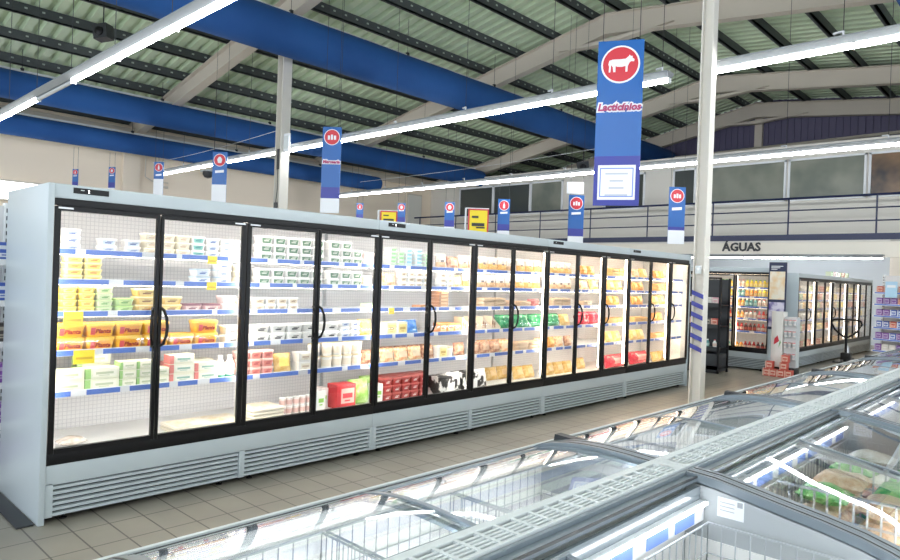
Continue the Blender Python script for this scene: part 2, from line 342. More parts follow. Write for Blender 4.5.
# banners -----------------------------------------------------------------
COW = [(-.86, .05), (-.80, .32), (-.55, .40), (.05, .40), (.35, .42), (.55, .58), (.62, .70), (.70, .60), (.86, .58), (.80, .50), (.98, .34), (.94, .20), (.74, .22), (.62, .12), (.52, -.12), (.50, -.52), (.36, -.52), (.36, -.10), (.1, -.16), (-.22, -.14), (-.34, -.08), (-.34, -.52), (-.5, -.52), (-.54, -.16), (-.66, .0), (-.7, -.52), (-.82, -.52), (-.8, -.1)]
def banner(loc, w, h, rz, label, text=None, icon='dot', cow=False, paper=.25, top='circle', tilt=0):
    t = thing('hanging_banner', label, 'banner', loc, rz, 'blue category banners'); t.rotation_euler = (tilt, 0, rz)   # faces local -Y, loc = bottom centre
    mb = MB(); mb.box(-w/2, w/2, -.006, .006, 0, h, M_SIGNB); mb.box(-w/2, w/2, -.0075, -.006, 0, h*.30, mat('sign_navy', (.025, .035, .30), .35)); mb.build('panel', t, 0)
    r = w*.385; zc = h-w*.54
    mb = MB()
    for rr, m, d in ((r*1.1, M_SIGNW, .009), (r, M_RED, .0105)):
        mb.prism([(rr*cos(2*pi*k/32), zc+rr*sin(2*pi*k/32)) for k in range(32)], 'Y', -d, -.005, m)
    if cow: mb.prism([(r*.80*x, zc+r*.80*(z-.03)) for x, z in COW], 'Y', -.013, -.0095, M_SIGNW)
    elif icon == 'cup': mb.prism([(-.3*r, zc-.5*r), (.3*r, zc-.5*r), (.45*r, zc+.1*r), (.15*r, zc+.55*r), (-.15*r, zc+.55*r), (-.45*r, zc+.1*r)], 'Y', -.013, -.0095, M_SIGNW)
    elif icon == 'bottle': mb.prism([(-.22*r, zc-.6*r), (.22*r, zc-.6*r), (.22*r, zc+.1*r), (.09*r, zc+.35*r), (.09*r, zc+.65*r), (-.09*r, zc+.65*r), (-.09*r, zc+.35*r), (-.22*r, zc+.1*r)], 'Y', -.013, -.0095, M_SIGNW)
    else:
        for a in (-.42, 0, .42): mb.box((a-.15)*r, (a+.15)*r, -.013, -.0095, zc-.35*r, zc+.35*r-abs(a)*.3*r, M_SIGNW)
    mb.build('round_emblem', t, .5)
    if text:
        mb = MB(); z = h*.585
        text_into(mb, text, w*.222, (0, -.0085, z-.03*w), (1, .0, 0), (0, 0, 1), M_SIGNW, .003, italic=.2, weight=.019)
        text_into(mb, text, w*.222, (0, -.0115, z-.03*w), (1, .0, 0), (0, 0, 1), mat('letter_red', (.42, .05, .16), .5), .003, italic=.2, weight=.0045); mb.build('lettering', t, 0)
    else:
        mb = MB(); mb.prism([(-.3*w, h*.585), (.3*w, h*.60), (.3*w, h*.65), (-.3*w, h*.635)], 'Y', -.010, -.005, M_SIGNW); mb.build('lettering', t, 0)
    pw = w*.82; mb = MB(); pz0, pz1 = .035*h, paper*h
    if not cow: pz0 = 0; pw = w
    mb.box(-pw/2, pw/2, -.011, -.007, pz0, pz1, M_SIGNW)
    if cow:
        for q in (.42,): mb.box(-pw*q-.01, -pw*q, -.0118, -.0105, pz0+.03, pz1-.03, M_BLUE); mb.box(pw*q, pw*q+.01, -.0118, -.0105, pz0+.03, pz1-.03, M_BLUE); mb.box(-pw*q, pw*q, -.0118, -.0105, pz0+.03, pz0+.04, M_BLUE); mb.box(-pw*q, pw*q, -.0118, -.0105, pz1-.04, pz1-.03, M_BLUE)
        for k, ww in enumerate((.30, .18, .20, .30)): mb.box(-pw*ww, pw*ww, -.0118, -.0105, pz1-.10-.075*k, pz1-.082-.075*k, mat('pale_print', (.50, .53, .62), .5))
    mb.build('paper_notice', t, 0)
    for s in (-1, 1):
        mb = MB(); mb.tube([(s*w*.4, 0, h-.01), (s*w*.4, 0, hang_z(loc[0], loc[1])-loc[2]-.06)], .0035, M_DARK, 4); mb.build('hanging_wire', t, 0)
    return t
banner((6.3, 3.60, 2.36), .47, 1.74, -1.10, 'large blue banner reading Lacticínios with white cow emblem', 'Lacticínios', cow=True, paper=.245)
def far_banner(x, y0, y1, w_px, dep, label, text=None, icon='dot', rz=-pi/2+.75, paper=.16, k=1.0):
    b = Vector((0, 0, CZ))+ray(x, y1)*dep; tp = Vector((0, 0, CZ))+ray(x, y0)*dep
    w = w_px/FPX*dep; return banner((b.x, b.y, b.z), w*k, tp.z-b.z, rz, label, text, icon, paper=paper)
far_banner(329.5, 127, 213, 19, 11.9, 'tall blue Mercearia banner beside the column behind the cabinets', 'Mercearia', 'dot', paper=.17, rz=-.86)
far_banner(75, 169, 187, 6, 16.6, 'leftmost tiny dark banner on the back wall', None, 'bottle', rz=-.9, paper=.05)
far_banner(111.5, 167, 189, 7, 17.2, 'second small dark banner from the left on the back wall', None, 'cup', rz=-.9, paper=.05)
far_banner(158, 162, 196, 10, 16.3, 'small banner with white lower half above the second glass door', None, 'bottle', rz=-.9, paper=.5)
far_banner(218.5, 152, 203, 15, 14.5, 'shiny banner with white lower third above the third glass door', None, 'cup', rz=-.9, paper=.36)
far_banner(359.5, 203, 219, 7, 22, 'tiny banner with red circle between Mercearia banner and yellow poster', None, 'bottle', rz=-.8, paper=.05)
far_banner(401, 203, 223, 8, 21, 'small blue banner beside the lower yellow poster', None, 'cup', rz=-.8, paper=.05)
far_banner(449, 202, 228, 10, 19, 'small blue banner left of the taller yellow poster', None, 'cup', rz=-.8, paper=.05)
far_banner(503, 199, 235, 12, 17, 'blue banner with red circle right of the taller yellow poster', None, 'bottle', rz=-.8, paper=.12)
far_banner(575, 195, 243, 15.5, 15.4, 'blue banner with white board above, left of the Lacticínios banner', None, 'dot', rz=-.8, paper=.14)
far_banner(675.5, 187, 244, 16.5, 15, 'blue banner with white foot beside the cream column', None, 'dot', rz=-.8, paper=.24)
p = Vector((0, 0, CZ))+ray(575, 194)*15.15; mb = MB(); mb.box(-.19, .19, -.01, .01, 0, .27, M_SIGNW); mb.box(-.19, .19, -.013, -.01, 0, .02, M_LGREY); o = mb.build('white_board', smooth=0, loc=p, rz=-.8); tag(o, 'plain white board hanging directly above a small blue banner', 'board')
def poster(x0, x1, y0, y1, dep, label, digits):
    p = Vector((0, 0, CZ))+ray((x0+x1)/2, y1)*dep; w = (x1-x0)/FPX*dep; h = (y1-y0)/FPX*dep
    t = thing('promotion_poster', label, 'poster', p, -.8, 'yellow promotion posters')
    mb = MB(); mb.box(-w/2, w/2, -.006, .006, 0, h, M_YTAG); mb.build('sheet', t, 0)
    mb = MB(); q = .07*w
    for a in ((-w/2, w/2, 0, q), (-w/2, w/2, h-q, h), (-w/2, -w/2+q, q, h-q), (w/2-q, w/2, q, h-q)): mb.box(a[0], a[1], -.009, .009, a[2], a[3], M_RED)
    mb.build('border', t, 0)
    mb = MB()
    for (a, b, c, d) in ((-.32, .0, .66, .74), (-.32, .3, .36, .48), (-.1, .32, .28, .34)): mb.box(a*w, b*w, -.009, -.006, c*h, d*h, M_INK)
    mb.build('print', t, 0)
    mb = MB(); mb.lathe([(.14, -p.z+.0), (.14, -p.z+.015), (.02, -p.z+.03)], M_SIGNW, 14, -w*.62, .02); mb.tube([(-w*.62, .02, -p.z+.02), (-w*.62, .02, h*1.03)], .015, M_SIGNW, 6); mb.tube([(-w*.62, .02, h*1.02), (w*.5, .02, h*1.02)], .01, M_SIGNW, 6); mb.build('stand_pole', t)
poster(467.5, 488, 209, 236, 9.5, 'taller yellow promotion poster with red border behind the cabinet top', 1)
poster(380, 397, 211, 226, 10.5, 'lower yellow promotion poster peeking over the cabinet', 2)
# loose roof cables
for i, (a, b, lab) in enumerate((((360, 182), (600, 148), 'thin pale cable sagging between the two roof ducts'), ((152, 163), (276, 131), 'thin white cable strung from back wall to the column'))):
    pa = Vector((0, 0, CZ))+ray(*a)*18; pb = Vector((0, 0, CZ))+ray(*b)*(17 if i == 0 else 12.6)
    mb = MB(); mb.tube([pa.lerp(pb, k/8)-Vector((0, 0, .05*sin(pi*k/8))) for k in range(9)], .0045, M_SIGNW, 4); tag(mb.build('ceiling_cable'), lab, 'cable')
# ================================================================== GLASS-DOOR CABINETS
M_BACKP = grid_mat('perforated_back', (.82, .82, .82), (.66, .66, .68), .028, .028, .0045, .5, 'XZ')
LEDS = {}
def led(kind):
    col, st = {'d': ((1, .78, .55), 3.2), 'f': ((1, .88, .74), 3.5), 'n': ((1, .91, .83), 6.2), 'w': ((1, .84, .68), 7.5), 'chest': ((.96, .98, 1), 5), 'well': ((.96, .98, 1), 15), 'well_fill_r': ((.96, .98, 1), 24), 'ww': ((1, .77, .55), 9.0)}[kind]  # well and well_fill_r: added fill strips in the chest freezers
    return mat('led_'+kind, col, .4, 0, st, ecol=col)
DW = .625
SH = [1.62, 1.435, 1.237, .998, .747]       # shelf tops
DECK = .385
SY0, SY1 = .10, .62
def rail_mesh(L, z, seed, y, tagh=.034):
    rnd = random.Random(seed); mb = MB(); x = .0
    mb.box(0, L, y-.004, y+.004, z-.012, z+.026, M_TAG)
    while x < L-.05:
        w = rnd.choice((.14, .2, .26, .34)); w = min(w, L-x)
        mb.box(x, x+w, y-.0065, y-.004, z-.010, z+.022, M_BLUE); x += w+rnd.choice((.04, .06, .09))
    return mb
def cooler(label, loc, rz, nd, ledk, hs=1.0, end=(False, False), handles=None, grilles=None, disp=True, group='glass-door refrigerated cabinets', seed=0, depth=.865):
    L = nd*DW; t = thing('refrigerated_cabinet', label, 'refrigerator', loc, rz, group); Z = lambda z: z*hs
    H = 2.015
    mb = MB(); mb.box(0, L, .80, depth, Z(.05), Z(H-.03), M_CAB); mb.box(0, L, .031, .80, Z(1.945), Z(H-.03), M_CAB)
    mb.box(0, L, .051, .80, Z(.28), Z(.33), M_INNER); mb.box(0, L, .06, depth, Z(.08), Z(.28), M_DARK); mb.build('body', t, 0)
    mb = MB(); mb.box(0, L, -.0, .03, Z(1.93), Z(H), M_CAB, .006); mb.box(0, L, .03, .35, Z(H-.03), Z(H-.005), M_CAB); mb.build('canopy', t)
    mb = MB(); mb.box(.02, L-.02, .76, .80, Z(.33), Z(1.945), M_BACKP); mb.build('back_panel', t, 0)
    mb = MB(); mb.box(.02, L-.02, .04, .76, Z(1.905), Z(1.945), M_INNER); mb.build('inner_ceiling', t, 0)
    mb = MB(); mb.box(.0, L, .0, .04, Z(.225), Z(.345), M_CAB, .006)
    gs = grilles or [(0, L)]
    for a, b in gs: mb.box(a, a+.045, .0, .03, Z(.035), Z(.24), M_CAB, .004)
    mb.box(L-.03, L, .0, .03, Z(.035), Z(.24), M_CAB, .004); mb.build('kick_panel', t)
    for a, b in gs:
        mb = MB(); n = 6; z0, z1 = Z(.035), Z(.225)
        mb.box(a+.04, b, .028, .034, z0, z1, M_DARK)
        for k in range(n):
            za = z0+(z1-z0)*k/n; hh = (z1-z0)/n
            mb.prism([(.026, za+hh*.10), (.004, za+hh*.16), (.004, za+hh*.66), (.026, za+hh*.74)], 'X', a+.045, b-.005 if b < L-.01 else b-.03, M_CAB)
        mb.build('louvre_grille', t, 0)
        for fx in (a+.12, b-.12):
            mb = MB(); mb.lathe([(.022, 0), (.022, .008), (.008, .012), (.008, Z(.07))], M_BLACK, 8, fx, .06); mb.build('foot', t)
    for i, on in enumerate(end):
        xa = -.035 if i == 0 else L
        if on:
            mb = MB(); mb.box(xa, xa+.035, -.012, depth, 0, Z(H), M_CAB, .006); mb.build('end_panel', t)
            if i == 0:
                mb = MB(); mb.box(xa+.035, xa+.041, .1, .76, Z(.39), Z(1.9), M_INNER); mb.build('inner_liner', t, 0)
            else:
                mb = MB(); mb.box(xa-.006, xa, .1, .76, Z(.38), Z(1.9), M_INNER); mb.build('inner_liner', t, 0)
    # black surround
    mb = MB(); mb.box(0, L, .0, .035, Z(1.885), Z(1.93), M_BLACK, .004); mb.build('door_header', t)
    mb = MB(); mb.box(0, L, .0, .05, Z(.345), Z(.412), M_BLACK, .004); mb.build('door_sill', t)
    for d in range(nd):
        a, b = d*DW, (d+1)*DW; wide_l = (d % 2 == 0); sl, sr = (.036, .024) if wide_l else (.024, .036)
        mb = MB(); y0, y1 = -.012, .018; zb, zt = Z(.414), Z(1.883)
        mb.box(a+.003, a+sl, y0, y1, zb, zt, M_BLACK, .004); mb.box(b-sr, b-.003, y0, y1, zb, zt, M_BLACK, .004)
        mb.box(a+sl, b-sr, y0, y1, zt-.026, zt, M_BLACK); mb.box(a+sl, b-sr, y0, y1, zb, zb+.028, M_BLACK)
        dr = mb.build('door', t)
        mb = MB(); mb.box(a+sl, b-sr, .002, .008, zb+.028, zt-.026, M_GLASS); mb.build('pane', dr, 0)
        mb = MB(); mb.box(a+.02 if wide_l else b-.10, a+.10 if wide_l else b-.02, y0-.004, y0, zt-.016, zt-.006, M_STEEL); mb.build('hinge', dr, 0)
        hd = (handles or {}).get(d)
        if hd:
            hx = b-.034 if hd == 'r' else a+.018; s = -1 if hd == 'r' else 1
            mb = MB(); mb.tube([(hx, -.008, Z(1.025)), (hx+s*.010, -.035, Z(1.04)), (hx+s*.022, -.052, Z(1.09)), (hx+s*.026, -.056, Z(1.15)), (hx+s*.022, -.052, Z(1.21)), (hx+s*.010, -.035, Z(1.26)), (hx, -.008, Z(1.275))], .0105, M_BLACK, 8); mb.build('handle', dr)
        if wide_l:
            for xs_ in ((a+.004, a+.026),):
                mb = MB(); mb.box(*xs_, .035, .062, Z(.47), Z(1.88), led(ledk)); mb.build('led_or_added_fill_strip', t, 0)
    mb = MB(); mb.box(.05, L-.05, .06, .085, Z(1.885), Z(1.903), led(ledk)); mb.build('led_or_added_fill_strip', t, 0)
    for d in range(2, nd, 2):
        mb = MB(); mb.box(d*DW-.036, d*DW-.004, .0185, .030, Z(.48), Z(1.86), mat('seal_beige', (.62, .60, .55), .5)); mb.build('door_seal', t, 0)
    for k, z in enumerate(SH):
        mb = MB(); mb.box(.01, L-.01, SY0, SY1, Z(z)-.014, Z(z), M_WHITE)
        for q in range(nd+1): mb.prism([(SY1, Z(z)-.014), (.76, Z(z)-.03), (.76, Z(z)+.0), (SY1, Z(z))], 'X', max(.01, q*DW-.006), min(L-.01, q*DW+.006), M_WHITE)
        s = mb.build('shelf', t, 0)
        mb = MB(); mb.box(.03, L-.03, SY0+.012, SY0+.03, Z(z)-.022, Z(z)-.0145, led(ledk)); mb.build('led_or_added_fill_strip', s, 0)  # added strip under the shelf edge, raises the interior brightness
        rail_mesh(L-.02, Z(z)-.008, seed*10+k, SY0-.004).build('price_rail', s, 0, (.01, 0, 0))
    mb = MB(); mb.box(.01, L-.01, .05, .76, Z(DECK)-.05, Z(DECK), M_INNER); dk = mb.build('deck', t, 0)
    mb = MB(); q = .03
    while q < L-.03: mb.box(q, q+.012, .055, .058, Z(DECK), Z(DECK)+.045, M_WHITE); mb.box(q, q+.012, .058, .108, Z(DECK)+.001, Z(DECK)+.008, M_LGREY); q += .04
    mb.box(.01, L-.01, .048, .052, Z(DECK)-.03, Z(DECK)+.006, M_TAG); mb.box(.01, L-.01, .046, .048, Z(DECK)-.02, Z(DECK)-.004, mat('rail_pale_blue', (.45, .5, .75), .4)); mb.build('deck_fence', dk, 0)
    if disp:
        mb = MB(); mb.box(.10, .30, -.004, .0, Z(1.966), Z(2.0), M_BLACK); dp = mb.build('display', t, 0)
        mb = MB()
        if ledk == 'n' and nd == 4: text_into(mb, '2', .022, (.185, -.0045, Z(1.976)), (1, 0, 0), (0, 0, 1), mat('display_glow', (1, 1, 1), .5, 0, 3), .001)
        mb.box(.14, .16, -.005, -.0041, Z(1.985), Z(1.99), M_LGREY); mb.build('readout', dp, 0)
    return t
X0, Y0 = 1.2245+.02, 4.398
HA = {0: 'r', 1: 'l', 2: 'r', 3: 'l'}
cooler('leftmost tall glass-door cabinet holding yellow margarine tubs, with grey end panel', (X0, Y0, 0), 0, 4, 'n', end=(True, False), handles={0: 'r', 1: 'l', 2: 'r', 3: 'l'}, grilles=[(0, 1.25), (1.25, 2.5)], seed=1)
cooler('second glass-door cabinet, holding red tubs and cow-pattern boxes', (X0+2.5, Y0, 0), 0, 4, 'n', handles={0: 'r', 1: 'l', 2: 'r', 3: 'l'}, grilles=[(0, 1.25), (1.25, 2.5)], seed=2)
cooler('third glass-door cabinet, holding red bags and yellow packs', (X0+5.0, Y0, 0), 0, 3, 'w', handles={1: 'l', 2: 'l'}, grilles=[(0, 1.875)], seed=3)
cooler('fourth glass-door cabinet, warmest lit, ending behind the column', (X0+6.875, Y0, 0), 0, 3, 'ww', end=(False, True), handles={1: 'l', 2: 'l'}, grilles=[(0, 1.875)], seed=4)
cooler('far cabinet of coloured drink bottles, left of the tall poster board', (13.05, 6.08, 0), -pi/2, 3, 'd', hs=.955, end=(True, True), handles={}, disp=False, seed=5, depth=.86)
cooler('far glass-door cabinet row behind the pallet truck', (14.05, 4.0, 0), 0, 10, 'f', hs=.925, end=(True, True), handles={1: 'l', 4: 'l', 7: 'l'}, grilles=[(0, 1.875), (1.875, 3.75), (3.75, 6.25)], disp=False, seed=6, depth=.85)

# ================================================================== PRODUCTS
PROTO = {}
def lab(name, c): return mat(name, c, .45)
def tub(key, w, d, h, body, lid, label, ink=None, text=None, lh=.22, taper=.82):
    mb = MB(); hb = h*(1-lh); r = min(w, d)*.16
    mb.loft([rrect(w*taper, d*taper, r*.8, 0), rrect(w*(taper+.03), d*(taper+.03), r*.8, hb*.06), rrect(w*.97, d*.97, r, hb)], body)
    f0 = -(d*taper/2+(d*.97-d*taper)/2*.12)-.0012; f1 = -(d*.97/2-(d*.97-d*taper)/2*.1)-.0012
    a0, a1 = w*taper*.36, w*.36
    mb.add([(-a0, f0, hb*.12), (a0, f0, hb*.12), (a1, f1, hb*.9), (-a1, f1, hb*.9)], [(0, 1, 2, 3)], label)
    if ink and not text:
        q = lambda u, v: ((u*(a0+(a1-a0)*v)), f0+(f1-f0)*v-.0008, hb*(.12+.78*v))
        mb.add([q(-.6, .35), q(.5, .35), q(.5, .62), q(-.6, .62)], [(0, 1, 2, 3)], ink); mb.add([q(-.3, .72), q(.7, .72), q(.7, .84), q(-.3, .84)], [(0, 1, 2, 3)], ink)
    if text:
        mb.add([(-a1*.98, f0-.001, hb*.2), (-a1*.55, f0-.001, hb*.2), (-a1*.5, f1-.001, hb*.85), (-a1*.95, f1-.001, hb*.85)], [(0, 1, 2, 3)], lab('pink_red', (.75, .10, .10)))
        up = Vector((0, f1-f0, hb*.78)).normalized(); text_into(mb, text, hb*.56, (w*.07, f0+(f1-f0)*.3-.0012, hb*.34), (1, 0, 0), up, ink, .0015, italic=.2, weight=.0012)
    o = mb.build('tub', None, .7)
    l = MB(); l.loft([rrect(w, d, r, hb), rrect(w, d, r, h-.004), rrect(w*.96, d*.96, r, h)], lid); l.build('lid', o, .7)
    return o
def cup(key, r, h, body, lid, label):
    mb = MB(); mb.lathe([(r*.74, 0), (r*.78, .003), (r*.82, h*.2), ], body); mb.lathe([(r*.82, h*.2), (r*.92, h*.72)], label); mb.lathe([(r*.92, h*.72), (r*.96, h*.92)], body)
    o = mb.build('cup', None, .7); l = MB(); l.lathe([(r, h*.92), (r, h*.97), (r*.96, h)], lid); l.build('lid', o, .7); return o
def carton(key, w, d, h, main, side, label=None, ink=None, lidc=None, name='box'):
    mb = MB(); mb.box(-w/2, w/2, -d/2, d/2, 0, h, main, .003)
    mb.box(-w/2-.0006, -w/2+w*.16, -d/2-.0006, d/2+.0006, .002, h-.002, side)
    if label: mb.box(-w*.28, w*.42, -d/2-.0012, -d/2, h*.2, h*.82, label)
    if ink: mb.box(-w*.2, w*.32, -d/2-.002, -d/2-.001, h*.42, h*.62, ink); mb.box(-w*.1, w*.2, -d/2-.002, -d/2-.001, h*.28, h*.34, ink)
    if lidc: mb.box(-w/2-.001, w/2+.001, -d/2-.001, d/2+.001, h*.86, h+.001, lidc)
    return mb.build(name, None, .5)
def bottle(key, r, h, body, cap, label, foot=None):
    mb = MB(); mb.lathe([(r*.9, 0), (r, .006), (r, h*.14)], foot or body); mb.lathe([(r, h*.14), (r*1.0, h*.22)], body); mb.lathe([(r*1.01, h*.22), (r*1.01, h*.55)], label)
    mb.lathe([(r, h*.55), (r*.98, h*.62), (r*.55, h*.80), (r*.42, h*.84), (r*.42, h*.9)], body); o = mb.build('bottle', None, .7)
    l = MB(); l.lathe([(r*.5, h*.88), (r*.5, h*.98), (r*.42, h)], cap); l.build('cap', o, .7); return o
def bag(key, w, h, t, m, label=None, ink=None, lean=.18, flat=False, top=None, seed=1, split=.5):
    """pillow pack standing on its lower seam (or lying when flat)"""
    rnd = random.Random(seed); nu, nv = 12, 14; mb = MB(); base = len(mb.v)
    def P(u, v, s):
        e = (max(0, 1-abs(2*u-1)**2.6))**.6*(max(0, 1-abs(2*v-1)**3.2))**.7
        wob = .12*sin(9*u+seed)+.10*sin(11*v+2*seed)+.08*sin(17*u*v+seed)
        th = t/2*e*(1+wob); wv = w*(1-.05*sin(pi*v)+.02*sin(8*v+seed))
        return ((u-.5)*wv, s*th, v*h)
    for s in (-1, 1):
        vs = [P(i/nu, j/nv, s) for j in range(nv+1) for i in range(nu+1)]
        o = len(mb.v); mb.v += vs
        for j in range(nv):
            for i in range(nu):
                a = o+j*(nu+1)+i; mb.f.append((a, a+1, a+nu+2, a+nu+1)); u, v = (i+.5)/nu, (j+.5)/nv; mm = m
                if top is not None and v > split: mm = top
                if label is not None and s < 0 and .25 < u < .8 and .3 < v < .72: mm = label
                if ink is not None and s < 0 and .33 < u < .7 and .42 < v < .56: mm = ink
                mb.mi.append(mb._m(mm))
    R = Matrix.Rotation(pi/2-.0, 4, 'X') if flat else Matrix.Rotation(-lean, 4, 'X')
    if flat: mb.v = [tuple(Matrix.Rotation(-pi/2, 4, 'X') @ Vector((x, y, z-h/2))) for x, y, z in mb.v]
    else: mb.v = [tuple(R @ Vector(v)) for v in mb.v]
    zmin = min(v[2] for v in mb.v); mb.v = [(x, y, z-zmin+.001) for x, y, z in mb.v]
    o = mb.build('bag', None, 1.5)
    return o
def flatpack(key, w, d, h, m, edge, label=None):
    mb = MB(); mb.loft([rrect(w*.96, d*.96, .02, 0), rrect(w, d, .02, h*.5), rrect(w*.96, d*.96, .02, h)], edge); mb.loft([rrect(w*.8, d*.8, .02, h), rrect(w*.7, d*.7, .02, h+.004)], m)
    if label: mb.box(-w*.3, w*.3, -d/2-.001, -d/2+.004, h*.2, h*.8, label)
    return mb.build('pack', None, .8)
def wedge(key, w, d, h, m, m2):
    mb = MB(); mb.prism([(-w/2, 0), (w/2, 0), (w/2, h*.25), (-w/2, h)], 'Y', -d/2, d/2, m); mb.prism([(-w*.46, h*.2), (-w*.1, h*.2), (-w*.1, h*.55), (-w*.46, h*.75)], 'Y', -d/2-.001, -d/2, m2)
    return mb.build('wedge', None, .5)
W_ = (.86, .85, .82); CR = (.86, .78, .60); YE = (.93, .72, .10); GR = (.12, .42, .12)
L = lab
COWM = mottled('cow_print', (.02, .02, .02), (.85, .85, .82), 7, .5, None, .47, .50)
CHEESE = mottled('grated_cheese', (.60, .29, .06), (.76, .50, .20), 60, .5, None, .35, .65)
BEIGE = mottled('beige_slices', (.44, .26, .13), (.62, .42, .25), 40, .45)
BROWNP = mottled('brown_meat', (.28, .11, .06), (.58, .34, .20), 30, .4, (.80, .66, .5))
MIXP = mottled('mixed_pack', (.70, .30, .14), (.82, .66, .40), 34, .45, (.30, .42, .18))
GREENB = mottled('green_bag', (.015, .20, .08), (.06, .36, .14), 22, .25, (.75, .85, .7))
REDB = mottled('red_bag', (.55, .02, .05), (.70, .05, .08), 16, .22, (.85, .4, .35))
ORANGE = mottled('orange_pack', (.55, .18, .02), (.70, .35, .08), 28, .4)
YELB = mottled('yellow_bag', (.60, .37, .09), (.74, .54, .24), 24, .3)
BLUEB = mottled('blue_bag', (.04, .18, .55), (.12, .34, .72), 14, .25)
MAROON = mottled('maroon_ham', (.24, .05, .06), (.40, .12, .12), 30, .35)
CLEAR = mottled('milky_film', (.60, .52, .44), (.76, .70, .64), 26, .25)
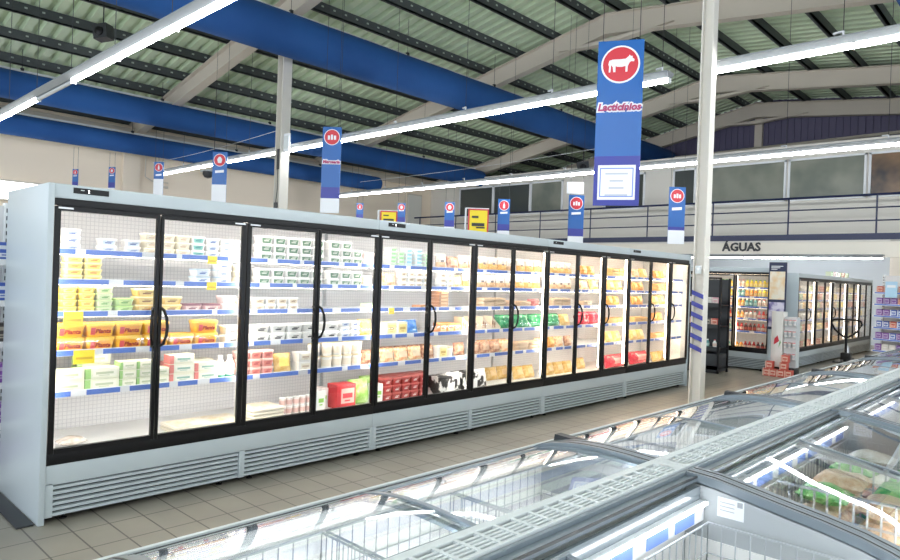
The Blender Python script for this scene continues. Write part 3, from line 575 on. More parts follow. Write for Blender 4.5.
FIN = {
 'wt':   (lambda: tub('wt', .116, .11, .063, L('w', W_), L('w', W_), L('grn_lab', (.12, .24, .14)), L('pale', (.6, .66, .55))), .121, .063, 'white tub with green label', 'tub'),
 'wk':   (lambda: tub('wk', .145, .11, .066, L('w', W_), L('w', W_), L('offw', (.8, .79, .75)), M_INK), .15, .066, 'white tub with black print', 'tub'),
 'wb':   (lambda: tub('wb', .105, .10, .046, L('w', W_), L('w', W_), L('pblue', (.66, .74, .84)), L('dkb', (.10, .16, .42))), .110, .046, 'flat white tub, blue print', 'tub'),
 'wx':   (lambda: tub('wx', .12, .11, .052, L('w', W_), L('greyblue', (.42, .52, .62)), L('pblue', (.66, .74, .84)), L('dkb', (.10, .16, .42))), .125, .052, 'white tub with grey-blue lid', 'tub'),
 'ct':   (lambda: tub('ct', .105, .10, .048, L('cr', CR), L('cr', CR), L('crl', (.9, .84, .7)), L('tan', (.7, .52, .34))), .108, .048, 'cream tub with tan print', 'tub'),
 'tt':   (lambda: tub('tt', .105, .10, .048, L('w', W_), L('w', W_), L('teal', (.25, .58, .52)), L('dkt', (.06, .3, .3))), .108, .048, 'white tub with teal label', 'tub'),
 'py':   (lambda: tub('py', .108, .11, .039, L('paley', (.92, .80, .38)), L('paley', (.92, .80, .38)), L('ylw', (.94, .74, .2)), L('orr', (.8, .3, .08))), .142, .039, 'pale yellow flat tub', 'tub'),
 'yy':   (lambda: tub('yy', .098, .11, .041, L('ye', YE), L('ye2', (.95, .80, .18)), L('ylw2', (.96, .84, .3)), L('org', (.8, .45, .05))), .12, .041, 'bright yellow tub', 'tub'),
 'gy':   (lambda: tub('gy', .102, .11, .041, L('crg', (.84, .84, .62)), L('gl', (.55, .74, .36)), L('gl2', (.72, .82, .5)), L('gd', (.18, .42, .12))), .12, .041, 'cream and green tub', 'tub'),
 'gg':   (lambda: tub('gg', .115, .11, .046, L('gl', (.45, .66, .2)), L('gl3', (.5, .72, .25)), L('gl4', (.66, .8, .36)), L('gd', (.14, .36, .1))), .134, .046, 'lime green tub', 'tub'),
 'oy':   (lambda: tub('oy', .15, .11, .052, L('oy', (.92, .62, .16)), L('oyl', (.93, .76, .42)), L('oyb', (.95, .74, .3)), L('brn', (.36, .16, .06))), .154, .052, 'orange-yellow tub with pale lid', 'tub'),
 'pl':   (lambda: tub('pl', .174, .125, .088, L('ply', (.90, .48, .03)), L('plyl', (.93, .60, .08)), L('plo', (.93, .38, .03)), mat('planta_red', (.42, .03, .02), .4), 'Planta'), .178, .088, 'big yellow margarine tub', 'tub'),
 'pk':   (lambda: tub('pk', .14, .11, .056, L('pkb', (.62, .36, .36)), L('mar', (.24, .09, .12)), L('pkl', (.84, .66, .62)), L('mar', (.24, .09, .12))), .145, .056, 'pink tub with maroon lid', 'tub'),
 'pp':   (lambda: tub('pp', .12, .11, .056, L('pp', (.86, .70, .68)), L('ppl', (.88, .76, .72)), L('ppw', (.9, .84, .8)), L('ppd', (.6, .3, .3))), .125, .056, 'pale pink tub', 'tub'),
 'rp':   (lambda: tub('rp', .10, .10, .062, L('rpb', (.78, .40, .36)), L('rpl', (.84, .58, .5)), L('rpw', (.74, .26, .22)), L('rpd', (.5, .1, .1))), .104, .062, 'salmon pink tub', 'tub'),
 'gb':   (lambda: carton('gb', .205, .1, .070, L('gbm', (.84, .84, .66)), L('gbs', (.36, .62, .22)), L('gbl', (.9, .88, .76)), L('gbi', (.55, .6, .42))), .21, .070, 'cream box with green end', 'box'),
 'gs':   (lambda: carton('gs', .105, .1, .056, L('gbm', (.84, .84, .66)), L('gbs', (.36, .62, .22)), L('gbl', (.9, .88, .76)), L('gbi', (.55, .6, .42))), .112, .056, 'small cream box, green end', 'box'),
 'rb':   (lambda: carton('rb', .175, .1, .064, L('rbm', (.86, .84, .68)), L('rbs', (.78, .24, .22)), L('rbl', (.9, .88, .78)), L('rbi', (.3, .5, .42))), .182, .064, 'cream box with red end', 'box'),
 'bo':   (lambda: bottle('bo', .036, .165, L('w', W_), L('w', W_), L('bol', (.84, .82, .72)), L('bog', (.04, .36, .26))), .078, .165, 'white bottle with green base', 'bottle'),
 'pz':   (lambda: flatpack('pz', .28, .26, .022, mottled('flatbread', (.84, .72, .50), (.92, .86, .74), 20, .5), L('crl', (.88, .82, .68))), .29, .026, 'flat pale pastry pack', 'pack'),
 'yb':   (lambda: bag('yb', .16, .15, .07, YELB, L('ybl', (.92, .74, .2)), seed=3), .16, .14, 'crumpled yellow bag', 'bag'),
 'cw':   (lambda: carton('cw', .12, .1, .075, L('w', W_), L('offw', (.8, .79, .75)), L('cwl', (.82, .78, .66)), L('cwi', (.5, .4, .3))), .124, .075, 'white carton with tan print', 'box'),
 'cj':   (lambda: cup('cj', .050, .105, L('w', W_), L('gold', (.72, .60, .38)), L('cjl', (.82, .74, .62))), .105, .105, 'white pot with tan label', 'pot'),
 'tb':   (lambda: carton('tb', .10, .10, .17, L('w', W_), L('tbs', (.72, .78, .8)), L('tbl', (.84, .84, .82)), L('tbi', (.3, .62, .12))), .105, .17, 'tall white carton', 'carton'),
 'red':  (lambda: carton('red', .20, .14, .205, L('redm', (.70, .05, .06)), L('redd', (.55, .03, .04)), L('redl', (.86, .52, .46)), L('redi', (.72, .06, .08))), .205, .205, 'red multipack box', 'box'),
 'gbag': (lambda: bag('gbag', .22, .22, .10, mottled('lime_bag', (.34, .66, .12), (.6, .82, .34), 16, .3, (.9, .9, .8)), seed=5), .2, .2, 'lime green bag', 'bag'),
 'th':   (lambda: tub('th', .085, .10, .034, L('w', W_), L('thl', (.62, .80, .88)), L('thb', (.38, .70, .82)), None), .09, .034, 'thin light blue tub', 'tub'),
 'tg':   (lambda: tub('tg', .085, .10, .034, L('w', W_), L('tgl', (.58, .80, .55)), L('tgb', (.36, .68, .34)), None), .09, .034, 'thin light green tub', 'tub'),
 'st':   (lambda: tub('st', .095, .09, .050, L('w', W_), L('w', W_), L('stl', (.76, .66, .50)), L('sti', (.42, .3, .2))), .099, .05, 'small white tub, tan label', 'tub'),
 'rt':   (lambda: tub('rt', .112, .11, .07, mottled('red_sauce', (.30, .02, .02), (.44, .06, .04), 12, .3), L('rtl', (.46, .08, .07)), L('rtb', (.46, .06, .06)), L('rtw', (.8, .7, .66))), .116, .07, 'dark red tub', 'tub'),
 'bb':   (lambda: bag('bb', .24, .13, .09, BLUEB, seed=8, lean=.3), .22, .12, 'blue bag leaning back', 'bag'),
 'yc':   (lambda: carton('yc', .13, .1, .12, L('ycm', (.88, .82, .56)), L('w', W_), L('ycl', (.9, .76, .3)), L('yci', (.6, .4, .1))), .135, .12, 'pale yellow carton', 'carton'),
 'mx':   (lambda: bag('mx', .17, .13, .06, MIXP, L('mxl', (.66, .56, .40)), seed=9), .155, .125, 'mixed vegetable pack', 'pack'),
 'mb':   (lambda: bag('mb', .17, .13, .06, BROWNP, L('mbl', (.62, .42, .28)), seed=10), .155, .125, 'brown meat pack', 'pack'),
 'bp':   (lambda: flatpack('bp', .17, .14, .034, BROWNP, L('bpe', (.80, .56, .38))), .175, .038, 'flat brown meat pack', 'pack'),
 'be':   (lambda: flatpack('be', .19, .14, .030, BEIGE, L('bee', (.60, .44, .3))), .195, .034, 'flat beige slice pack', 'pack'),
 'cow':  (lambda: carton('cow', .21, .2, .17, COWM, COWM), .215, .17, 'black and white cow-print box', 'box'),
 'cowb': (lambda: bag('cowb', .20, .19, .07, COWM, None, None, .2, False, L('w', W_), 4, .75), .19, .19, 'black and white cow-print bag', 'bag'),
 'ch':   (lambda: bag('ch', .15, .155, .05, CHEESE, None, mat('grey_print', (.16, .14, .14), .5), .12, False, CLEAR, 12, .48), .135, .15, 'grated cheese bag, white top', 'bag'),
 'cs':   (lambda: bag('cs', .15, .15, .05, BEIGE, None, mat('grey_print', (.16, .14, .14), .5), .12, False, CLEAR, 13, .45), .135, .15, 'beige cheese bag, white top', 'bag'),
 'wd':   (lambda: wedge('wd', .15, .12, .15, L('wdm', (.78, .64, .48)), BROWNP), .155, .15, 'brown and cream cheese wedge', 'cheese'),
 'grb':  (lambda: bag('grb', .27, .16, .12, GREENB, seed=15, lean=.25), .24, .15, 'bulky green bag', 'bag'),
 'mar':  (lambda: bag('mar', .22, .09, .09, MAROON, seed=16, lean=.1), .2, .09, 'dark maroon ham pack', 'ham'),
 'or':   (lambda: bag('or', .16, .13, .06, ORANGE, L('orl', (.74, .46, .18)), seed=17), .145, .125, 'orange cheese pack', 'cheese'),
 'of':   (lambda: flatpack('of', .19, .15, .036, ORANGE, L('ofe', (.72, .44, .16))), .195, .04, 'flat orange cheese pack', 'cheese'),
 'yl':   (lambda: bag('yl', .2, .15, .07, YELB, L('yll', (.70, .50, .26)), seed=18, lean=.3), .18, .14, 'pale yellow bag', 'bag'),
 'rg':   (lambda: bag('rg', .22, .17, .15, REDB, seed=19, lean=.2), .2, .14, 'bright red bag', 'bag'),
 'rs':   (lambda: bag('rs', .52, .18, .17, REDB, L('rsl', (.8, .3, .28)), seed=20, lean=.15), .5, .17, 'large red sausage bag', 'bag'),
 'yo':   (lambda: carton('yo', .10, .09, .085, L('yom', (.88, .50, .14)), L('yos', (.85, .3, .1)), L('yol', (.92, .72, .34)), L('yoi', (.6, .16, .06))), .105, .085, 'orange yoghurt pack', 'yoghurt'),
 'brn':  (lambda: carton('brn', .13, .11, .032, L('brnm', (.62, .32, .14)), L('brns', (.45, .2, .08)), L('brnl', (.84, .56, .3))), .135, .033, 'thin brown pack', 'pack'),
 'grp':  (lambda: carton('grp', .12, .1, .05, L('grpm', (.40, .74, .32)), L('grps', (.75, .84, .6)), L('grpl', (.8, .86, .66))), .125, .05, 'single green pack', 'pack'),
 'wp':   (lambda: flatpack('wp', .30, .22, .07, mottled('bluegrey_film', (.55, .58, .64), (.68, .70, .74), 20, .3), L('wpe', (.58, .61, .67))), .31, .075, 'wide blue-grey tray pack', 'pack'),
 'cc':   (lambda: cup('cc', .03, .07, L('ccw', (.88, .80, .76)), L('ccl', (.9, .9, .88)), L('ccp', (.80, .55, .50))), .064, .07, 'small pink and white cup', 'cup'),
 'cb':   (lambda: bag('cb', .17, .10, .05, CLEAR, None, None, .2, True, None, 22), .16, .05, 'crumpled clear bag', 'bag'),
}
SHW = ['top', 'second', 'third', 'fourth', 'fifth', 'bottom']
CNT = {}; USED = {}
def _inst(key, loc, rz, label, group):
    fn, pitch, h, look, cat = FIN[key]
    if key not in USED: o = fn(); USED[key] = o
    else: o = copy_tree(USED[key])
    if o.name.split('.')[0] in ('bag', 'pack', 'box', 'tub') and key in NAMES: o.name = NAMES[key]
    o.location = loc; o.rotation_euler = (0, 0, rz); tag(o, label, cat, group); return o
NAMES = {'pl': 'margarine_tub', 'ch': 'cheese_bag', 'cs': 'cheese_bag', 'or': 'cheese_pack', 'of': 'cheese_pack', 'red': 'multipack_box', 'cow': 'milk_box', 'yc': 'carton', 'cw': 'carton', 'tb': 'carton', 'mar': 'ham_pack', 'rs': 'sausage_bag', 'rg': 'red_bag', 'yo': 'yoghurt_pack', 'mb': 'meat_pack', 'bp': 'meat_pack', 'grb': 'green_bag', 'be': 'slice_pack', 'cowb': 'milk_bag', 'yl': 'yellow_bag', 'yb': 'yellow_bag', 'bb': 'blue_bag', 'pz': 'pastry_pack', 'wd': 'cheese_wedge'}
LV = {1: [''], 2: ['lower of ', 'upper of '], 3: ['bottom of ', 'middle of ', 'top of '], 4: ['lowest of ', 'second up in ', 'third up in ', 'topmost of '], 5: ['lowest of ', 'second up in ', 'third up in ', 'fourth up in ', 'topmost of ']}
REQ = []
def bounds(o, M=None):
    M = Matrix() if M is None else M
    ps = [M @ v.co for v in o.data.vertices]
    for ch in o.children: ps += bounds(ch, M @ ch.matrix_local)
    return ps
PROT = {}
def proto_dims(key):
    if key not in PROT:
        if key not in USED: USED[key] = FIN[key][0](); USED[key].hide_render = False
        ps = bounds(USED[key]); PROT[key] = [min(p.x for p in ps), max(p.x for p in ps), min(p.y for p in ps), max(p.y for p in ps)]
    return PROT[key]
def stock(s, px, key, n=1, lev=1, pitch=None, yo=0.0):
    """n stacks of lev items from photo column px on shelf s (0 top .. 5 deck) of the main run"""
    pt = pitch or FIN[key][1]; yy = Y0+(.175 if s < 5 else .25)+yo; xs = at_y(px, 300, yy).x+pt/2
    for i in range(n): REQ.append([s, xs+i*pt, yy, key, lev])
def stock_all():
    FIRST = set()
    for s in range(6):
        z = (SH+[DECK])[s]; done = []
        for _, x, yy, key, lev in sorted((r for r in REQ if r[0] == s), key=lambda r: r[1]):
            x0, x1, y0, y1 = proto_dims(key); g = .003
            x = max(x, X0+.03-x0); back = max(0, yy+y1+g-(Y0+.745)); yy -= back; yy = max(yy, Y0+.114-y0)
            for _k in range(3):
                for (a0, a1, b0, b1) in done:
                    if yy+y0-.002 < b1 and yy+y1+.002 > b0 and x+x0-g < a1 and x+x1+g > a0: x = a1+g-x0
            u = 2.5*math.floor((x-X0)/2.5) if x-X0 < 5 else (5.0 if x-X0 < 6.875 else 6.875)
            if x+x1 > X0+8.75-.02: continue
            done.append((x+x0, x+x1, yy+y0, yy+y1))
            fn, pt, h, look, cat = FIN[key]; d = max(0, min(13, int((x-X0)/DW))); k = (look, d, s); CNT[k] = CNT.get(k, 0)+1
            for l in range(lev):
                nth = ORD[CNT[k]]
                lb = f'{look}, {nth} from left, {SHW[s]} shelf, {ORD[d+1]} glass door' if lev == 1 else f'{look}, {LV[lev][l]}{nth} stack, {SHW[s]} shelf, {ORD[d+1]} glass door'
                o = USED[key] if key not in FIRST else copy_tree(USED[key]); FIRST.add(key)
                if key in NAMES: o.name = NAMES[key]
                o.location = (x+random.uniform(-.001, .001), yy, z+.0005+l*(h+.0006)); o.rotation_euler = (0, 0, random.uniform(-.008, .008)); tag(o, lb, cat, f'{look}s on the {SHW[s]} shelf')
# --- doors 1-2
stock(0, 58, 'wb', 1, 3); stock(0, 95, 'wb', 1, 2); stock(0, 120, 'wb', 1, 2); stock(0, 139, 'ct', 2, 3); stock(0, 169, 'ct', 1, 3); stock(0, 183, 'tt', 1, 3); stock(0, 198, 'wb', 1, 3); stock(0, 213, 'wb', 2, 3)
stock(1, 58, 'py', 1, 4); stock(1, 76, 'py', 1, 4) if False else None; stock(1, 75, 'py', 1, 4); stock(1, 190, 'wx', 1, 2); stock(1, 212, 'wx', 1, 3); stock(1, 232, 'ct', 1, 3)
stock(2, 57, 'yy', 2, 4, pitch=.104); stock(2, 92, 'gy', 1, 4); stock(2, 111, 'gg', 1, 2); stock(2, 132, 'oy', 1, 3); stock(2, 160, 'oy', 1, 2, pitch=.12); stock(2, 177, 'pk', 1, 1); stock(2, 196, 'pk', 1, 1); stock(2, 214, 'pp', 1, 2); stock(2, 233, 'ct', 1, 2)
stock(3, 53, 'pl', 1, 2, pitch=.17); stock(3, 75, 'pl', 1, 2); stock(3, 103, 'pl', 1, 2); stock(3, 131, 'pl', 1, 2, pitch=.18); stock(3, 164, 'pl', 1, 1); stock(3, 182, 'pl', 1, 2); stock(3, 222, 'wk', 1, 2)
stock(4, 52, 'gb', 1, 2, pitch=.16); stock(4, 73, 'gb', 1, 2); stock(4, 101, 'gs', 1, 3); stock(4, 118, 'gs', 1, 3); stock(4, 134, 'gs', 1, 2); stock(4, 160, 'rb', 1, 3, pitch=.15); stock(4, 184, 'rb', 1, 2); stock(4, 208, 'bo', 1, 1); stock(4, 218, 'bo', 1, 1); stock(4, 229, 'rp', 1, 3)
stock(4, 76, 'gb', 1, 3, yo=.17); stock(4, 164, 'rb', 2, 2, yo=.16)
stock(5, 62, 'cb', 1, 1); stock(5, 170, 'pz', 1, 2); stock(5, 205, 'pz', 1, 1, yo=.12); stock(5, 250, 'pz', 1, 4, pitch=.2)
# --- doors 3-4
stock(0, 254, 'wt', 4, 3); stock(0, 308, 'wt', 1, 3, pitch=.11); stock(0, 324, 'wt', 2, 3); stock(0, 347, 'wt', 1, 2); stock(0, 359, 'pp', 1, 2)
stock(1, 253, 'wt', 4, 2); stock(1, 307, 'wt', 1, 2, pitch=.11); stock(1, 324, 'wt', 3, 2); stock(1, 359, 'ct', 1, 2)
stock(2, 251, 'st', 4, 2, pitch=.1); stock(2, 364, 'grp', 1, 1)
stock(3, 250, 'wk', 4, 2); stock(3, 252, 'wp', 1, 1, yo=.24); stock(3, 276, 'wp', 1, 1, yo=.24); stock(3, 322, 'wk', 1, 2); stock(3, 338, 'wb', 2, 3); stock(3, 360, 'yb', 1, 1, pitch=.14)
stock(4, 248, 'rp', 2, 3); stock(4, 276, 'yb', 1, 1); stock(4, 297, 'cw', 1, 2, pitch=.12); stock(4, 309, 'cj', 1, 2, pitch=.06); stock(4, 323, 'cj', 4, 2); stock(4, 362, 'mb', 1, 1, pitch=.13)
stock(5, 284, 'cc', 5, 2, pitch=.034); stock(5, 303, 'tb', 1, 1); stock(5, 312, 'tb', 1, 1, yo=.1); stock(5, 327, 'red', 1, 1); stock(5, 344, 'gbag', 1, 1, yo=.14); stock(5, 350, 'gbag', 1, 1, yo=.02); stock(5, 366, 'tb', 1, 1, pitch=.1)
# --- doors 5-6
stock(0, 385, 'tg', 1, 5); stock(0, 393, 'tg', 1, 4); stock(0, 401, 'th', 1, 5); stock(0, 411, 'th', 1, 5); stock(0, 420, 'tg', 1, 4); stock(0, 435, 'cs', 1, 1); stock(0, 444, 'mb', 1, 1, pitch=.1); stock(0, 450, 'cs', 2, 1)
stock(1, 384, 'mx', 1, 1, pitch=.12); stock(1, 396, 'st', 4, 3); stock(1, 436, 'st', 2, 3); stock(1, 452, 'mx', 1, 1, pitch=.12); stock(1, 461, 'ch', 1, 1)
stock(2, 416, 'brn', 1, 1); stock(2, 435, 'brn', 1, 5)
stock(3, 383, 'yc', 2, 1, pitch=.13); stock(3, 400, 'bb', 1, 1, yo=.06); stock(3, 437, 'yo', 3, 1); stock(3, 437, 'yo', 2, 1, yo=.12); stock(3, 455, 'wd', 1, 1); stock(3, 463, 'wd', 1, 1)
stock(4, 383, 'mx', 1, 1, pitch=.15); stock(4, 383, 'mb', 4, 1, yo=.12); stock(4, 397, 'mx', 2, 1, pitch=.14); stock(4, 420, 'mb', 1, 1); stock(4, 436, 'yc', 1, 1, pitch=.1); stock(4, 446, 'cj', 1, 1); stock(4, 456, 'mb', 1, 1, yo=.05); stock(4, 463, 'mb', 1, 1, pitch=.12)
stock(5, 381, 'rt', 5, 3); stock(5, 383, 'rt', 5, 3, yo=.13); stock(5, 433, 'cow', 1, 1, pitch=.2); stock(5, 446, 'cowb', 1, 1); stock(5, 458, 'cow', 1, 1, yo=.06)
# --- doors 7-8
stock(0, 476, 'ch', 3, 1, pitch=.128); stock(0, 504, 'cs', 1, 1, pitch=.1); stock(0, 516, 'ch', 2, 1); stock(0, 533, 'ch', 1, 1)
stock(1, 477, 'cs', 3, 1, pitch=.125); stock(1, 503, 'cs', 1, 1, pitch=.1); stock(1, 516, 'ch', 3, 1, pitch=.12)
stock(2, 479, 'be', 2, 3); stock(2, 500, 'bp', 1, 2, pitch=.15); stock(2, 517, 'be', 1, 2); stock(2, 525, 'mar', 1, 1)
stock(3, 477, 'wd', 1, 1); stock(3, 488, 'wd', 1, 1); stock(3, 499, 'grb', 1, 1, pitch=.18); stock(3, 516, 'grb', 1, 1); stock(3, 530, 'grb', 1, 1, pitch=.22)
stock(4, 477, 'mb', 2, 1, pitch=.145); stock(4, 479, 'mx', 3, 1, yo=.12); stock(4, 498, 'mx', 1, 1, pitch=.14); stock(4, 516, 'be', 2, 3); stock(4, 533, 'mx', 1, 1, pitch=.13)
stock(5, 474, 'cowb', 1, 1, pitch=.19); stock(5, 517, 'yl', 2, 1, yo=.1); stock(5, 490, 'yl', 2, 1, yo=.22)
# --- doors 9-11
stock(0, 549, 'ch', 3, 1, pitch=.14); stock(0, 580, 'or', 2, 1); stock(0, 607, 'of', 2, 3)
stock(1, 549, 'cs', 3, 1, pitch=.14); stock(1, 580, 'mx', 1, 1); stock(1, 590, 'yl', 1, 1); stock(1, 607, 'yl', 2, 1)
stock(2, 549, 'be', 2, 3); stock(2, 580, 'be', 1, 2); stock(2, 607, 'or', 2, 1)
stock(3, 548, 'grb', 1, 1, pitch=.24); stock(3, 562, 'yl', 1, 1); stock(3, 579, 'rg', 1, 1); stock(3, 588, 'rg', 1, 1); stock(3, 607, 'of', 2, 2)
stock(4, 549, 'or', 1, 1); stock(4, 557, 'mx', 1, 1); stock(4, 566, 'mb', 1, 1); stock(4, 607, 'yl', 2, 1)
stock(5, 548, 'yl', 3, 1, yo=.08); stock(5, 580, 'yl', 1, 1, yo=.18); stock(5, 608, 'rs', 1, 1, yo=.0)
# --- doors 12-14
stock(0, 632, 'mx', 1, 1); stock(0, 640, 'yl', 1, 1); stock(0, 653, 'or', 2, 1); stock(0, 673, 'or', 1, 1)
stock(1, 632, 'or', 2, 1); stock(1, 653, 'of', 2, 3); stock(1, 673, 'yl', 1, 1)
stock(2, 632, 'or', 2, 1); stock(2, 653, 'yl', 2, 1); stock(2, 674, 'or', 1, 1)
stock(3, 632, 'of', 2, 2); stock(3, 653, 'or', 2, 1); stock(3, 674, 'of', 1, 2)
stock(4, 632, 'yl', 2, 1); stock(4, 653, 'of', 2, 2); stock(4, 674, 'yl', 1, 1)
stock(5, 632, 'rs', 1, 1, yo=.02); stock(5, 655, 'yl', 2, 1)
stock_all()
# promo tags on the price rails
def promo(px, s, w=.09, h=.06):
    p = at_y(px, 300, Y0+SY0-.012); z = SH[s]
    mb = MB(); mb.box(-w/2, w/2, -.002, .002, -h, .015, M_YTAG); mb.box(-w*.4, w*.4, -.0026, -.002, -h*.6, -h*.4, mat('gold_ink', (.7, .45, .02), .5))
    o = mb.build('promo_tag', None, 0, (p.x, Y0+SY0-.013, z-.002)); d = int((p.x-X0)/DW)
    tag(o, f'yellow promotion tag on the {SHW[s]} shelf edge, {ORD[d+1]} glass door', 'price tag', 'yellow shelf tags')
promo(74, 2, .11, .075); promo(86, 3, .12, .07); promo(211, 0, .07, .04); promo(211, 1, .07, .04); promo(392, 2, .06, .04)

# ---- far drinks cabinet (faces the camera) and far cabinet row: simple small goods
def small(key):
    if key in USED: return
    if key.startswith('d_'):
        c, cap, lb_ = {'d_red': ((.45, .03, .03), (.6, .05, .04), (.75, .55, .45)), 'd_yel': ((.85, .62, .06), (.15, .4, .1), (.9, .75, .3)), 'd_tea': ((.12, .34, .34), (.8, .8, .75), (.5, .7, .66)), 'd_org': ((.80, .32, .06), (.8, .8, .75), (.88, .6, .3)), 'd_wht': ((.84, .82, .78), (.6, .1, .1), (.8, .6, .5)), 'd_drk': ((.08, .03, .03), (.5, .05, .04), (.5, .08, .06))}[key]
        USED[key] = bottle(key, .034, .152, L(key, c), L(key+'c', cap), L(key+'l', lb_))
    else:
        c, e = {'s_brn': ((.46, .24, .12), (.75, .6, .45)), 's_org': ((.84, .48, .12), (.9, .75, .5)), 's_wht': ((.82, .80, .76), (.7, .66, .6)), 's_red': ((.6, .1, .07), (.8, .5, .4)), 's_grn': ((.2, .42, .18), (.75, .8, .6)), 's_pur': ((.22, .08, .36), (.5, .4, .6)), 's_blu': ((.06, .12, .46), (.7, .74, .82)), 's_drk': ((.06, .05, .05), (.4, .36, .3)), 's_pnk': ((.78, .42, .48), (.85, .75, .7)), 's_yel': ((.9, .7, .12), (.9, .8, .5))}[key]
        USED[key] = carton(key, .12, .12, .13, L(key, c), L(key+'e', e), L(key+'e', e), L(key, c))
LOOK = {'d_red': 'red bottle', 'd_yel': 'yellow bottle', 'd_tea': 'teal bottle', 'd_org': 'orange bottle', 'd_wht': 'white bottle', 'd_drk': 'dark cola bottle', 's_brn': 'brown packet', 's_org': 'orange packet', 's_wht': 'white packet', 's_red': 'red packet', 's_grn': 'green packet', 's_pur': 'purple packet', 's_blu': 'blue and white packet', 's_drk': 'black packet', 's_pnk': 'pink packet', 's_yel': 'yellow packet'}
SEEN = set()
def put(key, loc, rz, label, group, cat=None):
    if key not in USED: small(key)
    o = USED[key] if key not in SEEN else copy_tree(USED[key])
    SEEN.add(key); o.name = 'drink_bottle' if key[0] == 'd' else 'packet'
    o.location = loc; o.rotation_euler = (0, 0, rz); tag(o, label, cat or ('bottle' if key[0] == 'd' else 'packet'), group)
rnd = random.Random(11)
rows = [['d_yel', 'd_yel', 'd_wht', 'd_yel', 'd_org'], ['d_yel', 'd_org', 'd_tea', 'd_yel', 'd_wht'], ['d_wht', 'd_tea', 'd_org', 'd_wht', 'd_red'], ['d_red', 'd_wht', 'd_org', 'd_red', 'd_red'], ['d_red', 'd_drk', 'd_red', 'd_tea', 'd_red'], ['d_drk', 'd_red', 'd_org', 'd_tea', 'd_drk']]
for s in range(6):
    z = (SH+[DECK])[s]*.955; k = 0; y = 4.27
    while y < 5.95:
        key = rows[s][(k//3) % 5]; k += 1
        o = put(key, (13.05+.17, y, z+.0008), -pi/2, f'{LOOK[key]}, {ORD[k]} from right, {SHW[s]} shelf of far drinks cabinet', f'bottles on the {SHW[s]} shelf of the far drinks cabinet'); y += .078
for s in range(6):
    z = (SH+[DECK])[s]*.925
    for d in range(10):
        n = rnd.choice((2, 3, 3, 4)); x = 14.05+d*DW+.08+rnd.uniform(0, .06); base = rnd.choice(('s_brn', 's_org', 's_wht', 's_brn', 's_red', 's_yel'))
        for k in range(n):
            if x > 14.05+(d+1)*DW-.08: break
            key = base if rnd.random() < .7 else rnd.choice(('s_wht', 's_grn', 's_drk', 's_pnk'))
            put(key, (x+.03, 4.20, z+.0008), 0, f'{LOOK[key]}, {ORD[k+1]} on {SHW[s]} shelf, {ORD[d+1]} door of far cabinet row', f'packets on the {SHW[s]} shelf of the far cabinet row'); x += .135
# boxes on top of the far cabinet row
for k, (x, key) in enumerate(((17.6, 's_grn'), (17.85, 's_pnk'), (18.1, 's_wht'), (18.4, 's_grn'), (18.7, 's_red'), (19.1, 's_grn'))):
    put(key, (x, 4.35, 2.015*.925+.001), 0, f'{LOOK[key]}, {ORD[k+1]} from left on top of far cabinet row', 'packets on top of the far cabinet row')

# ---- open gondola builder
def gondola(label, loc, rz, L, D, H, n, cat='shelf', colr=None, holes=True):
    t = thing('gondola_shelf', label, cat, loc, rz, 'store shelving'); c = colr or M_WHITE
    mb = MB(); mb.box(0, L, D-.03, D, .0, H, mat('peg_back', (.70, .70, .70), .6)); mb.box(0, L, 0, D-.03, 0, .12, c); mb.build('back_panel', t, 0)
    for x in (0, L-.03):
        mb = MB(); mb.box(x, x+.03, D-.06, D+.01, 0, H+.02, c)
        if holes:
            for q in range(int(H/.055)): mb.box(x+.009, x+.021, D-.0615, D-.06, .03+q*.055, .06+q*.055, M_DARK); mb.box(x+.0305, x+.031, D-.045, D-.02, .03+q*.055, .06+q*.055, M_DARK)
        mb.build('upright', t, 0)
    for k in range(n):
        z = .13+(H-.25)*k/n
        mb = MB(); mb.box(.03, L-.03, .02, D-.06, z-.02, z, c); s = mb.build('shelf', t, 0)
        mb = MB(); mb.box(.03, L-.03, .008, .02, z-.03, z+.012, M_TAG); mb.box(.06, L*.5, .006, .008, z-.02, z+.005, M_BLUE); mb.build('price_rail', s, 0)
    return t
def fill(loc, rz, L, n, H, keys, name, seed, d=.16, step=.1335, two=True):
    r = random.Random(seed); R = Matrix.Rotation(rz, 4, 'Z')
    for k in range(n):
        z = .13+(H-.25)*k/n; x = .11; i = 0; key = r.choice(keys)
        while x < L-.1:
            i += 1
            if r.random() < .4: key = r.choice(keys)
            p = Vector(loc)+R @ Vector((x, d, z+.0008)); put(key, p, rz, f'{LOOK[key]}, {ORD[i]} from left, shelf {["one","two","three","four","five","six","seven","eight"][k]} up, {name}', f'packets on {name}')
            if two and key[0] == 's' and (H-.25)/n > .29: put(key, p+Vector((0, 0, .131)), rz, f'{LOOK[key]}, stacked {ORD[i]} from left, shelf {["one","two","three","four","five","six","seven","eight"][k]} up, {name}', f'packets on {name}')
            x += step
gondola('white shelf unit with purple packets behind the leftmost cabinet', (.33, 5.36, 0), 0, 1.0, .42, 1.95, 6)
fill((.33, 5.36, 0), 0, 1.03, 6, 1.95, ['s_pur', 's_pur', 's_blu', 's_drk', 's_pur'], 'the left shelf unit', 3)
gondola('shelf unit of blue and white packets at the far right', (15.9, 3.14, 0), -pi/2-.25, 1.3, .5, 1.9, 7)
fill((15.9, 3.14, 0), -pi/2-.25, 1.3, 7, 1.9, ['s_blu', 's_wht', 's_blu', 's_pur', 's_pnk', 's_red', 's_blu', 's_pur'], 'the right shelf unit', 5)
R_ = Matrix.Rotation(-pi/2-.25, 4, 'Z'); pp = Vector((15.9, 3.14, 0))+R_ @ Vector((.38, -.02, 1.45))
